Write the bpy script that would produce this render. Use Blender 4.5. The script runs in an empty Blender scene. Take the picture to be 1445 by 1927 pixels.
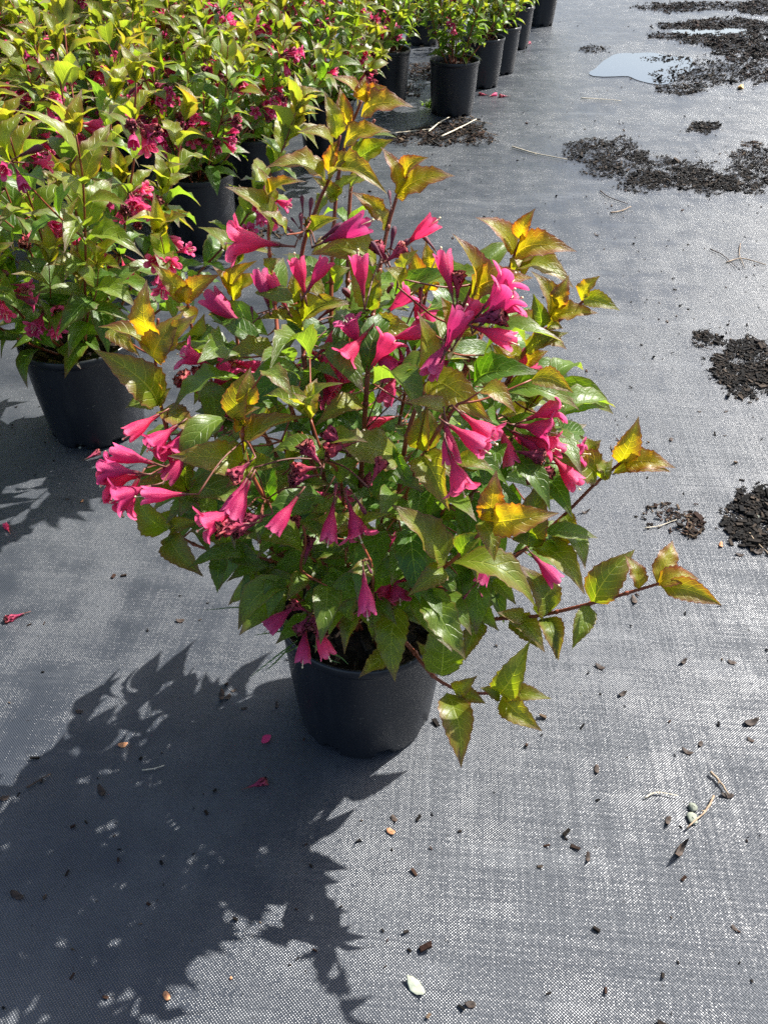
import bpy, math, random
import numpy as np
from mathutils import Vector, Matrix, noise as mnoise

# ------------------------------------------------------------------ camera
S = bpy.context.scene
COL = S.collection
PITCH, ROLL, FPX, CAMH = 0.6939, 0.0149, 1516.0, 1.0
IW, IH = 1445.0, 1927.0
cth, sth = math.cos(PITCH), math.sin(PITCH)
fwd = Vector((0, cth, -sth))
right0, down0 = Vector((1, 0, 0)), Vector((0, -sth, -cth))
cr, sr = math.cos(ROLL), math.sin(ROLL)
right = right0 * cr - down0 * sr
down = right0 * sr + down0 * cr
cam = bpy.data.cameras.new('camera')
cam.sensor_fit = 'VERTICAL'; cam.sensor_height = 24.0
cam.lens = 24.0 * FPX / IH
cam.clip_start = 0.02; cam.clip_end = 400
camo = bpy.data.objects.new('camera', cam); COL.objects.link(camo)
m = Matrix.Identity(4)
for i, v in enumerate((right, -down, -fwd)):
    for k in range(3): m[k][i] = v[k]
m[2][3] = CAMH
camo.matrix_world = m
S.camera = camo

# ------------------------------------------------------------------ sky, sun, exposure
SUN_AZ, SUN_EL = math.radians(54), math.radians(47.5)
W = bpy.data.worlds.new('World'); S.world = W; W.use_nodes = True
nt = W.node_tree
sky = nt.nodes.new('ShaderNodeTexSky'); sky.sky_type = 'NISHITA'; sky.sun_disc = False
sky.sun_elevation = SUN_EL; sky.sun_rotation = SUN_AZ
sky.air_density = 1.0; sky.dust_density = 2.5; sky.ozone_density = 1.0
nt.links.new(sky.outputs[0], nt.nodes['Background'].inputs[0])
nt.nodes['Background'].inputs[1].default_value = 0.085
sd = Vector((math.sin(SUN_AZ) * math.cos(SUN_EL), math.cos(SUN_AZ) * math.cos(SUN_EL), math.sin(SUN_EL)))
sun = bpy.data.lights.new('sun', 'SUN'); sun.energy = 4.6; sun.angle = math.radians(0.53); sun.color = (1, .97, .915)
suno = bpy.data.objects.new('sun', sun); COL.objects.link(suno)
suno.rotation_euler = sd.to_track_quat('Z', 'Y').to_euler()
suno.location = (2, 3, 6)
S.view_settings.view_transform = 'Standard'; S.view_settings.look = 'None'
S.view_settings.gamma = 1; S.view_settings.exposure = 1.5
S.cycles.use_denoising = False
S.cycles.max_bounces = 6; S.cycles.diffuse_bounces = 3; S.cycles.glossy_bounces = 2; S.cycles.transmission_bounces = 3; S.cycles.sample_clamp_indirect = 6

# ------------------------------------------------------------------ helpers
R = random.Random(11)
O = Vector((0, 0, CAMH))
def ray(px, py):
    return (fwd + right * ((px - IW / 2) / FPX) + down * ((py - IH / 2) / FPX))
def at_z(px, py, z=0.0):
    d = ray(px, py); return O + d * ((z - CAMH) / d.z)
def at_y(px, py, y):
    d = ray(px, py); return O + d * (y / d.y)
def to_px(p):
    q = p - O; dd = q.dot(fwd)
    return IW / 2 + FPX * q.dot(right) / dd, IH / 2 + FPX * q.dot(down) / dd, dd
def tag(o, label=None, cat=None, group=None, kind=None):
    if label: o['label'] = label
    if cat: o['category'] = cat
    if group: o['group'] = group
    if kind: o['kind'] = kind
    return o
def obj(name, data, parent=None, mat=None):
    o = bpy.data.objects.new(name, data); COL.objects.link(o)
    if parent: o.parent = parent
    if mat is not None: o.matrix_basis = mat
    return o
def mesh(name, verts, faces, mats, uvs=None, smooth=True, midx=None, col=None):
    me = bpy.data.meshes.new(name)
    me.from_pydata([tuple(v) for v in verts], [], faces)
    for mm in mats: me.materials.append(mm)
    if uvs is not None:
        l = me.uv_layers.new(name='UVMap')
        vi = np.empty(len(me.loops), dtype=np.int32); me.loops.foreach_get('vertex_index', vi)
        l.data.foreach_set('uv', np.asarray(uvs, dtype=np.float32)[vi].ravel())
    if col is not None:
        a = me.color_attributes.new('tint', 'FLOAT_COLOR', 'POINT')
        a.data.foreach_set('color', np.asarray(col, dtype=np.float32).ravel())
    if smooth: me.polygons.foreach_set('use_smooth', np.ones(len(me.polygons), dtype=bool))
    if midx is not None: me.polygons.foreach_set('material_index', np.asarray(midx, dtype=np.int32))
    me.update()
    return me
class MB:
    """collects geometry for one mesh"""
    def __init__(s): s.v = []; s.f = []; s.m = []; s.uv = []; s.c = []
    def add(s, v, f, mi=0, uv=None, col=None):
        b = len(s.v); s.v += [tuple(x) for x in v]
        s.f += [tuple(i + b for i in q) for q in f]; s.m += [mi] * len(f)
        s.uv += list(uv) if uv is not None else [(0, 0)] * len(v)
        s.c += [col if col else (0, 0, 0, 1)] * len(v)
    def tube(s, pts, rad, seg=6, mi=0, cap=True):
        pts = [Vector(p) for p in pts]; n = len(pts)
        if not hasattr(rad, '__len__'): rad = [rad] * n
        t0 = (pts[1] - pts[0]).normalized()
        ref = Vector((0, 0, 1)) if abs(t0.z) < .9 else Vector((1, 0, 0))
        x = t0.cross(ref).normalized()
        V = []; F = []; U = []
        for i, p in enumerate(pts):
            t = (pts[min(i + 1, n - 1)] - pts[max(i - 1, 0)])
            if t.length < 1e-9: t = t0.copy()
            t.normalize()
            x = (x - t * x.dot(t)).normalized(); y = t.cross(x)
            for k in range(seg):
                a = 2 * math.pi * k / seg
                V.append(p + (x * math.cos(a) + y * math.sin(a)) * rad[i]); U.append((k / seg, i / (n - 1)))
        for i in range(n - 1):
            for k in range(seg):
                a = i * seg + k; b = i * seg + (k + 1) % seg
                F.append((a, b, b + seg, a + seg))
        if cap:
            F.append(tuple(reversed(range(seg)))); F.append(tuple((n - 1) * seg + k for k in range(seg)))
        s.add(V, F, mi, U)
    def build(s, name, mats, parent=None, smooth=True, col=False):
        me = mesh(name, s.v, s.f, mats, s.uv, smooth, s.m, s.c if col else None)
        return obj(name, me, parent)
def catmull(P, n=6):
    P = [Vector(p) for p in P]
    Q = [P[0] * 2 - P[1]] + P + [P[-1] * 2 - P[-2]]
    out = []
    for i in range(1, len(Q) - 2):
        for k in range(n):
            t = k / n
            a, b, c, d = Q[i - 1], Q[i], Q[i + 1], Q[i + 2]
            out.append(.5 * ((2 * b) + (c - a) * t + (2 * a - 5 * b + 4 * c - d) * t * t + (3 * b - a - 3 * c + d) * t ** 3))
    out.append(P[-1].copy())
    return out

# ------------------------------------------------------------------ node helpers and materials
def newmat(name):
    M = bpy.data.materials.new(name); M.use_nodes = True
    t = M.node_tree; t.nodes.clear()
    out = t.nodes.new('ShaderNodeOutputMaterial')
    return M, t, out
class NB:
    def __init__(s, t): s.t = t
    def n(s, typ, **kw):
        k = s.t.nodes.new(typ)
        for a, b in kw.items(): setattr(k, a, b)
        return k
    def link(s, a, b): s.t.links.new(a, b)
    def put(s, sock, v):
        if isinstance(v, bpy.types.NodeSocket): s.link(v, sock)
        else: sock.default_value = v
    def math(s, op, a, b=None, c=None, clamp=False):
        k = s.n('ShaderNodeMath', operation=op, use_clamp=clamp)
        for i, v in enumerate((a, b, c)):
            if v is not None: s.put(k.inputs[i], v)
        return k.outputs[0]
    def mix(s, f, a, b, mode='MIX'):
        k = s.n('ShaderNodeMix', data_type='RGBA', blend_type=mode)
        s.put(k.inputs[0], f)
        s.put(k.inputs[6], a if isinstance(a, bpy.types.NodeSocket) else (*a, 1))
        s.put(k.inputs[7], b if isinstance(b, bpy.types.NodeSocket) else (*b, 1))
        return k.outputs[2]
    def smooth(s, v, lo, hi, a=0., b=1.):
        k = s.n('ShaderNodeMapRange', interpolation_type='SMOOTHSTEP')
        s.put(k.inputs[0], v)
        for i, q in zip((1, 2, 3, 4), (lo, hi, a, b)): k.inputs[i].default_value = q
        return k.outputs[0]
    def noise(s, vec, scale, detail=3, rough=.5, dim='3D'):
        k = s.n('ShaderNodeTexNoise', noise_dimensions=dim)
        if vec is not None: s.link(vec, k.inputs['Vector'])
        k.inputs['Scale'].default_value = scale; k.inputs['Detail'].default_value = detail
        k.inputs['Roughness'].default_value = rough
        return k
    def principled(s, **kw):
        k = s.n('ShaderNodeBsdfPrincipled')
        for a, v in kw.items():
            sock = k.inputs[a.replace('_', ' ')]
            if isinstance(v, tuple) and len(v) == 3: v = (*v, 1)
            s.put(sock, v)
        return k

def leaf_material(name, use_attr):
    """object colour (or tint attribute): r = youth, g = random, b = bronze"""
    M, t, out = newmat(name); b = NB(t)
    uv = b.n('ShaderNodeTexCoord')
    sep = b.n('ShaderNodeSeparateXYZ'); b.link(uv.outputs['UV'], sep.inputs[0])
    u, v = sep.outputs[0], sep.outputs[1]
    if use_attr:
        a = b.n('ShaderNodeAttribute', attribute_name='tint'); cs = a.outputs['Color']
    else:
        a = b.n('ShaderNodeObjectInfo'); cs = a.outputs['Color']
    sc = b.n('ShaderNodeSeparateColor'); b.link(cs, sc.inputs[0])
    yng, rnd, brz = sc.outputs[0], sc.outputs[1], sc.outputs[2]
    e = b.math('ABSOLUTE', b.math('MULTIPLY', b.math('SUBTRACT', u, .5), 2.))     # 0 midrib .. 1 edge
    off = b.n('ShaderNodeCombineXYZ'); b.put(off.inputs[2], b.math('MULTIPLY', rnd, 37.))
    va = b.n('ShaderNodeVectorMath', operation='ADD'); b.link(uv.outputs['UV'], va.inputs[0]); b.link(off.outputs[0], va.inputs[1])
    n1 = b.noise(va.outputs[0], 3.5, 4, .6).outputs[0]
    n2 = b.noise(va.outputs[0], 14, 3, .6).outputs[0]
    mature = b.mix(rnd, (.046, .112, .010), (.105, .185, .014))
    youngc = b.mix(rnd, (.20, .225, .012), (.30, .285, .014))
    base = b.mix(yng, mature, youngc)
    # bronze-red flush spreading from margin and tip
    em = b.smooth(b.math('ADD', b.math('ADD', b.math('MULTIPLY', e, .75), b.math('MULTIPLY', v, .55)), b.math('MULTIPLY', n1, .7)), .62, 1.45)
    flush = b.math('MULTIPLY', em, brz, clamp=True)
    base = b.mix(flush, base, b.mix(rnd, (.15, .050, .030), (.27, .075, .020)))
    tipf = b.math('MULTIPLY', b.smooth(b.math('ADD', v, b.math('MULTIPLY', n1, .3)), .88, 1.12), b.smooth(rnd, .15, .5))
    base = b.mix(b.math('MULTIPLY', tipf, .85), base, (.15, .075, .070))
    thin = b.math('MULTIPLY', b.smooth(e, .86, .97), b.math('MULTIPLY_ADD', brz, .7, .25))
    base = b.mix(thin, base, (.17, .045, .04))
    base = b.mix(b.math('MULTIPLY', b.math('SUBTRACT', n2, .5), .5), base, (.02, .03, .01), 'MIX')
    # veins
    mid = b.smooth(e, .015, .06, 1, 0)
    ph = b.math('FRACT', b.math('SUBTRACT', b.math('MULTIPLY', v, 7.5), b.math('MULTIPLY', b.math('POWER', e, 1.25), 1.75)))
    tri = b.math('ABSOLUTE', b.math('SUBTRACT', ph, .5))
    sv = b.smooth(tri, .40, .485)
    vein = b.math('MAXIMUM', mid, b.math('MULTIPLY', sv, b.math('SUBTRACT', 1.0, b.math('MULTIPLY', e, .55))))
    base = b.mix(b.math('MULTIPLY', vein, .8), base, b.mix(yng, (.20, .30, .07), (.42, .36, .06)))
    geo = b.n('ShaderNodeNewGeometry')
    under = b.mix(.35, base, (.16, .20, .10))
    colr = b.mix(geo.outputs['Backfacing'], base, under)
    # relief: cells puff up between the sunken veins
    hgt = b.math('ADD', b.math('MULTIPLY', b.math('SUBTRACT', 1., vein), .7), b.math('MULTIPLY', n2, .5))
    bump = b.n('ShaderNodeBump'); bump.inputs['Strength'].default_value = .55; bump.inputs['Distance'].default_value = .0022
    b.link(hgt, bump.inputs['Height'])
    p = b.principled(Base_Color=colr, Roughness=b.math('MULTIPLY_ADD', n2, .25, .27), Normal=bump.outputs[0])
    p.inputs['Specular IOR Level'].default_value = .55
    tl = b.n('ShaderNodeBsdfTranslucent')
    tc = b.mix(1., colr, b.mix(brz, (2.15, 2.45, .5), (2.4, 1.75, .45)), 'MULTIPLY')
    b.link(tc, tl.inputs[0]); b.link(bump.outputs[0], tl.inputs['Normal'])
    ms = b.n('ShaderNodeMixShader'); b.put(ms.inputs[0], b.math('MULTIPLY_ADD', yng, .08, .46))
    b.link(p.outputs[0], ms.inputs[1]); b.link(tl.outputs[0], ms.inputs[2]); b.link(ms.outputs[0], out.inputs[0])
    return M
LEAF, LEAF_STUFF = leaf_material('leaf', False), leaf_material('leaf_mass', True)

def petal_material(name, c0, c1, cend, tr=.35, rough=.45):
    M, t, out = newmat(name); b = NB(t)
    tc = b.n('ShaderNodeTexCoord'); sep = b.n('ShaderNodeSeparateXYZ'); b.link(tc.outputs['UV'], sep.inputs[0])
    oi = b.n('ShaderNodeObjectInfo')
    n = b.noise(tc.outputs['Object'], 60, 3, .6).outputs[0]
    st = b.noise(None, 1, 2, .5)
    mp = b.n('ShaderNodeMapping'); mp.inputs['Scale'].default_value = (28, 2, 1); b.link(tc.outputs['UV'], mp.inputs[0]); b.link(mp.outputs[0], st.inputs['Vector'])
    c = b.mix(b.smooth(sep.outputs[1], .1, .8), c0, c1)
    c = b.mix(b.smooth(b.math('ADD', sep.outputs[1], b.math('MULTIPLY', n, .25)), .86, 1.12), c, cend)
    c = b.mix(b.math('MULTIPLY', b.smooth(st.outputs[0], .45, .7), .28), c, tuple(x * .45 for x in c0))
    hs = b.n('ShaderNodeHueSaturation'); b.link(c, hs.inputs['Color'])
    b.put(hs.inputs['Value'], b.math('MULTIPLY_ADD', oi.outputs['Random'], .5, .72))
    b.put(hs.inputs['Hue'], b.math('MULTIPLY_ADD', oi.outputs['Random'], .022, .489))
    p = b.principled(Base_Color=hs.outputs[0], Roughness=rough)
    bp = b.n('ShaderNodeBump'); bp.inputs['Strength'].default_value = .5; bp.inputs['Distance'].default_value = .0016
    b.link(b.math('ADD', st.outputs[0], n), bp.inputs['Height']); b.link(bp.outputs[0], p.inputs['Normal'])
    tl = b.n('ShaderNodeBsdfTranslucent'); b.link(hs.outputs[0], tl.inputs[0])
    ms = b.n('ShaderNodeMixShader'); ms.inputs[0].default_value = tr
    b.link(p.outputs[0], ms.inputs[1]); b.link(tl.outputs[0], ms.inputs[2]); b.link(ms.outputs[0], out.inputs[0])
    return M
PETAL = petal_material('petal', (.54, .018, .10), (.80, .045, .20), (.86, .13, .31), .45)
BUDM = petal_material('bud_skin', (.14, .012, .03), (.20, .018, .045), (.09, .012, .03), .12, .5)
WITHER = petal_material('withered_petal', (.38, .02, .09), (.50, .06, .11), (.36, .15, .06), .3, .6)

def simple_mat(name, ca, cb, scale, rough=.6, bump=0., spec=.4, coord='Object', bdist=.001):
    M, t, out = newmat(name); b = NB(t)
    tc = b.n('ShaderNodeTexCoord'); oi = b.n('ShaderNodeObjectInfo')
    n = b.noise(tc.outputs[coord], scale, 4, .6).outputs[0]
    c = b.mix(b.smooth(n, .3, .7), ca, cb)
    hs = b.n('ShaderNodeHueSaturation'); b.link(c, hs.inputs['Color'])
    b.put(hs.inputs['Value'], b.math('MULTIPLY_ADD', oi.outputs['Random'], .5, .75))
    p = b.principled(Base_Color=hs.outputs[0], Roughness=rough); p.inputs['Specular IOR Level'].default_value = spec
    if bump:
        bp = b.n('ShaderNodeBump'); bp.inputs['Strength'].default_value = bump; bp.inputs['Distance'].default_value = bdist
        b.link(n, bp.inputs['Height']); b.link(bp.outputs[0], p.inputs['Normal'])
    b.link(p.outputs[0], out.inputs[0])
    return M
STEM = simple_mat('stem_bark', (.16, .032, .016), (.25, .065, .028), 40, .45, .3)
CALYX = simple_mat('calyx', (.10, .03, .02), (.16, .05, .03), 60, .5)
PISTIL = simple_mat('pistil', (.62, .55, .30), (.7, .62, .4), 60, .5)
TWIG = simple_mat('dry_twig', (.17, .11, .07), (.34, .26, .17), 90, .7, .4)
STRAW = simple_mat('pale_straw', (.42, .36, .26), (.6, .53, .4), 90, .7, .3)
CHIP = simple_mat('bark_chip', (.018, .012, .009), (.06, .038, .026), 120, .75, .5)
TANCHIP = simple_mat('tan_husk', (.30, .13, .06), (.45, .22, .10), 120, .7, .5)
PEBBLE = simple_mat('pebble', (.16, .18, .14), (.30, .31, .24), 60, .75, .4)
GRASS = simple_mat('grass_blade', (.07, .16, .03), (.13, .24, .05), 20, .45)
MOSS = simple_mat('moss', (.05, .06, .012), (.14, .12, .03), 160, .9, .6)
WEED = simple_mat('weed_leaf', (.06, .16, .03), (.10, .22, .05), 40, .5)
YELLOWLEAF = simple_mat('dead_leaf', (.34, .17, .05), (.5, .30, .09), 60, .6, .3)

def soil_mat(name, use_attr):
    M, t, out = newmat(name); b = NB(t)
    tc = b.n('ShaderNodeTexCoord')
    n = b.noise(tc.outputs['Object'], 90, 5, .7).outputs[0]
    if use_attr:
        a = b.n('ShaderNodeAttribute', attribute_name='tint'); c = b.mix(b.math('MULTIPLY', n, .35), a.outputs['Color'], (.012, .009, .007))
    else:
        c = b.mix(b.smooth(n, .35, .7), (.008, .006, .005), (.045, .03, .02))
    p = b.principled(Base_Color=c, Roughness=.85 if use_attr else .9); p.inputs['Specular IOR Level'].default_value = .16
    bp = b.n('ShaderNodeBump'); bp.inputs['Strength'].default_value = .7; bp.inputs['Distance'].default_value = .004
    b.link(n, bp.inputs['Height']); b.link(bp.outputs[0], p.inputs['Normal'])
    b.link(p.outputs[0], out.inputs[0]); return M
SOIL, MULCH = soil_mat('potting_soil', False), soil_mat('mulch_chips', True)

def pot_mat():
    M, t, out = newmat('pot_plastic'); b = NB(t)
    tc = b.n('ShaderNodeTexCoord')
    mp = b.n('ShaderNodeMapping'); mp.inputs['Scale'].default_value = (1, 1, .25); b.link(tc.outputs['Object'], mp.inputs[0])
    n = b.noise(mp.outputs[0], 26, 5, .65).outputs[0]
    n3 = b.noise(tc.outputs['Object'], 600, 2, .5).outputs[0]
    sp = b.n('ShaderNodeSeparateXYZ'); b.link(tc.outputs['Object'], sp.inputs[0])
    low = b.smooth(sp.outputs[2], .0, .07, 1., 0.)
    dust = b.math('MULTIPLY', b.smooth(n, .40, .72), b.math('MULTIPLY_ADD', low, .5, .32), clamp=True)
    c = b.mix(dust, (.0068, .0086, .0130), (.028, .031, .036))
    spk = b.noise(tc.outputs['Object'], 210, 1, .5).outputs[0]
    c = b.mix(b.math('MULTIPLY', b.smooth(spk, .74, .79), .5), c, (.16, .15, .13))
    p = b.principled(Base_Color=c, Roughness=b.math('MULTIPLY_ADD', n, .18, .30))
    p.inputs['Specular IOR Level'].default_value = .5
    bp = b.n('ShaderNodeBump'); bp.inputs['Strength'].default_value = .12; bp.inputs['Distance'].default_value = .0006
    b.link(b.math('MULTIPLY_ADD', n3, .12, n), bp.inputs['Height']); b.link(bp.outputs[0], p.inputs['Normal'])
    b.link(p.outputs[0], out.inputs[0]); return M
POT = pot_mat()

def fabric_mat():
    """woven black ground-cover tape: the weave is an analytic normal, so it holds at any distance"""
    M, t, out = newmat('woven_ground_cover'); b = NB(t)
    tc = b.n('ShaderNodeTexCoord')
    rot = b.n('ShaderNodeMapping'); rot.inputs['Rotation'].default_value = (0, 0, math.radians(4)); b.link(tc.outputs['Object'], rot.inputs[0])
    wob = b.noise(rot.outputs[0], 3.0, 3, .5)
    ws = b.n('ShaderNodeVectorMath', operation='SCALE'); b.link(wob.outputs['Color'], ws.inputs[0]); ws.inputs['Scale'].default_value = .012
    wv = b.n('ShaderNodeVectorMath', operation='ADD'); b.link(rot.outputs[0], wv.inputs[0]); b.link(ws.outputs[0], wv.inputs[1])
    sp = b.n('ShaderNodeSeparateXYZ'); b.link(wv.outputs[0], sp.inputs[0])
    k = 2 * math.pi / .0039
    x = b.math('MULTIPLY', sp.outputs[0], k); y = b.math('MULTIPLY', sp.outputs[1], k * 1.12)
    sx, cx, sy, cy = b.math('SINE', x), b.math('COSINE', x), b.math('SINE', y), b.math('COSINE', y)
    big = b.noise(tc.outputs['Object'], 2.2, 5, .6)
    midn = b.noise(tc.outputs['Object'], 11, 5, .65)
    fine = b.noise(rot.outputs[0], 330, 3, .7)
    amp = b.smooth(fine.outputs[0], .3, .7, .25, 1.0)
    # single tapes lie slacker or tighter along their whole length, and worn patches lie flatter
    def tapes(sc):
        mp = b.n('ShaderNodeMapping'); mp.inputs['Scale'].default_value = sc; b.link(wv.outputs[0], mp.inputs[0])
        return b.smooth(b.noise(mp.outputs[0], 1.0, 2, .6).outputs[0], .32, .68, .78, 1.20)
    wear = b.smooth(b.math('ADD', b.math('MULTIPLY', big.outputs[0], .5), b.math('MULTIPLY', midn.outputs[0], .5)), .36, .64, .55, 1.25)
    lines = b.math('MULTIPLY', tapes((240, 2.5, 1)), tapes((2.5, 240, 1)))
    amp = b.math('MULTIPLY', b.math('MULTIPLY', amp, lines), wear)
    gx = b.math('MULTIPLY', b.math('MULTIPLY', cx, sy), amp)
    gy = b.math('MULTIPLY', b.math('MULTIPLY', sx, cy), amp)
    # soft stretch folds in the sheet
    str1 = b.n('ShaderNodeMapping'); str1.inputs['Scale'].default_value = (9, 1.2, 1); b.link(rot.outputs[0], str1.inputs[0])
    fold = b.noise(str1.outputs[0], 2.0, 3, .5)
    str2 = b.n('ShaderNodeMapping'); str2.inputs['Scale'].default_value = (1.4, 10, 1); b.link(rot.outputs[0], str2.inputs[0])
    fold2 = b.noise(str2.outputs[0], 2.0, 3, .5)
    gx = b.math('ADD', gx, b.math('MULTIPLY', b.math('SUBTRACT', fold.outputs[0], .5), .22))
    gy = b.math('ADD', gy, b.math('MULTIPLY', b.math('SUBTRACT', fold2.outputs[0], .5), .22))
    nv = b.n('ShaderNodeCombineXYZ'); b.put(nv.inputs[0], b.math('MULTIPLY', gx, -1.)); b.put(nv.inputs[1], b.math('MULTIPLY', gy, -1.)); nv.inputs[2].default_value = 1
    nn = b.n('ShaderNodeVectorMath', operation='NORMALIZE'); b.link(nv.outputs[0], nn.inputs[0])
    pk = b.math('MULTIPLY', sx, sy)                                   # tape crowns / gaps
    tape = b.mix(b.smooth(pk, -.6, .9), (.010, .0125, .017), (.054, .061, .074))
    dust = b.smooth(b.math('ADD', b.math('MULTIPLY', big.outputs[0], .6), b.math('MULTIPLY', midn.outputs[0], .4)), .38, .66)
    sm = b.n('ShaderNodeMapping'); sm.inputs['Scale'].default_value = (1.6, 7, 1); sm.inputs['Rotation'].default_value = (0, 0, .5); b.link(tc.outputs['Object'], sm.inputs[0])
    smear = b.smooth(b.noise(sm.outputs[0], 1.1, 6, .7).outputs[0], .48, .72)
    c = b.mix(b.math('MULTIPLY', b.math('MAXIMUM', b.math('MULTIPLY', dust, .22), b.math('MULTIPLY', smear, .30)), b.math('MULTIPLY_ADD', fine.outputs[0], 1.0, .5)), tape, (.19, .198, .205))
    spk = b.noise(tc.outputs['Object'], 130, 2, .6).outputs[0]
    c = b.mix(b.math('MULTIPLY', b.smooth(spk, .68, .74), .7), c, (.012, .011, .010))
    rough = b.math('MULTIPLY_ADD', midn.outputs[0], .14, .22)
    p = b.principled(Base_Color=c, Roughness=rough, Normal=nn.outputs[0])
    p.inputs['Specular IOR Level'].default_value = .38
    b.link(p.outputs[0], out.inputs[0]); return M
FABRIC = fabric_mat()
def water_mat():
    M, t, out = newmat('puddle_water'); b = NB(t)
    tc = b.n('ShaderNodeTexCoord'); n = b.noise(tc.outputs['Object'], 14, 2, .5).outputs[0]
    p = b.principled(Base_Color=(.03, .033, .036), Roughness=.07); p.inputs['IOR'].default_value = 1.6
    p.inputs['Specular IOR Level'].default_value = 1.0
    bp = b.n('ShaderNodeBump'); bp.inputs['Strength'].default_value = .05; bp.inputs['Distance'].default_value = .002
    b.link(n, bp.inputs['Height']); b.link(bp.outputs[0], p.inputs['Normal'])
    b.link(p.outputs[0], out.inputs[0]); return M
WATER = water_mat()

# ------------------------------------------------------------------ ground
g = MB(); G = 150.0
g.add([(-G, -G, 0), (G, -G, 0), (G, G, 0), (-G, G, 0)], [(0, 1, 2, 3)])
tag(g.build('ground', [FABRIC], smooth=False), kind='structure')

def blob(cx, cy, rx, ry, n=40, seed=0, amt=.25):
    """irregular outline round a pixel ellipse, laid on the ground"""
    out = []
    for k in range(n):
        a = 2 * math.pi * k / n
        q = 1 + amt * 2 * mnoise.noise(Vector((math.cos(a) * 1.7 + seed * 3.1, math.sin(a) * 1.7, seed)))
        out.append(at_z(cx + rx * q * math.cos(a), cy + ry * q * math.sin(a)))
    return out
pw = MB(); pts = blob(1215, 128, 96, 27, 48, 2, .2)
pw.add([(p.x, p.y, .003) for p in pts], [tuple(range(len(pts)))[::-1]])
tag(pw.build('puddle', [WATER], smooth=False), kind='structure')
pw = MB(); pts = blob(1350, 62, 70, 9, 40, 5, .3)
pw.add([(p.x, p.y, .003) for p in pts], [tuple(range(len(pts)))[::-1]])
tag(pw.build('puddle', [WATER], smooth=False), kind='structure')

# ------------------------------------------------------------------ leaf, flower and pot meshes (shared)
def leaf_mesh(name, n, rng, teeth, mat):
    arch = rng.uniform(.08, .28); fold = rng.uniform(.2, .7); curl = rng.uniform(-.14, .02); rec = rng.uniform(.1, .9)
    bend = rng.uniform(-.07, .07); twist = rng.uniform(-.5, .5); rip = rng.uniform(.01, .045); rp = rng.uniform(0, 6)
    V = []; U = []; F = []
    for i in range(n + 1):
        t = i / n
        w = (max(t - .045, 0) ** .56) * ((1 - t) ** 1.12) * 1.26 * (1 - .16 * math.exp(-((t - .9) / .08) ** 2)) + .008 * (1 - t) + .0015
        for j in range(5):
            s = (j - 2) / 2
            tt = 1.0
            if teeth and abs(s) == 1 and .1 < t < .96: tt = 1 + (.075 if i % 2 else -.04) * rng.uniform(.5, 1.4)
            hw = w * .5 * tt
            ax = s * hw; az = abs(s) * hw * math.tan(fold) + curl * (abs(s) ** 3) * w
            az += rip * abs(s) * math.sin(t * 19 + rp + (1.8 if s > 0 else 0)) * min(1, w * 3)
            tw = twist * (t - .3)
            x = ax * math.cos(tw) - az * math.sin(tw); z = ax * math.sin(tw) + az * math.cos(tw)
            V.append((x + bend * math.sin(math.pi * t), t, z + arch * math.sin(math.pi * t ** .85) - rec * max(0, t - .68) ** 2)); U.append((s * .5 + .5, t))
    for i in range(n):
        for j in range(4):
            a = i * 5 + j; F.append((a, a + 1, a + 6, a + 5))
    return mesh(name, V, F, [mat], U)
LR = random.Random(3)
LEAVES = [leaf_mesh('leaf', 18, LR, True, LEAF) for _ in range(14)]
LEAVES_FAR = [leaf_mesh('leaf', 8, LR, False, LEAF) for _ in range(10)]
def leaf_arrays(me):
    v = np.empty(len(me.vertices) * 3); me.vertices.foreach_get('co', v)
    f = [tuple(p.vertices) for p in me.polygons]
    u = np.zeros((len(me.vertices), 2))
    for p in me.polygons:
        for li, vi in zip(p.loop_indices, p.vertices): u[vi] = me.uv_layers[0].data[li].uv
    return v.reshape(-1, 3), f, u
FAR_ARR = [leaf_arrays(me) for me in LEAVES_FAR]

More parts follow.
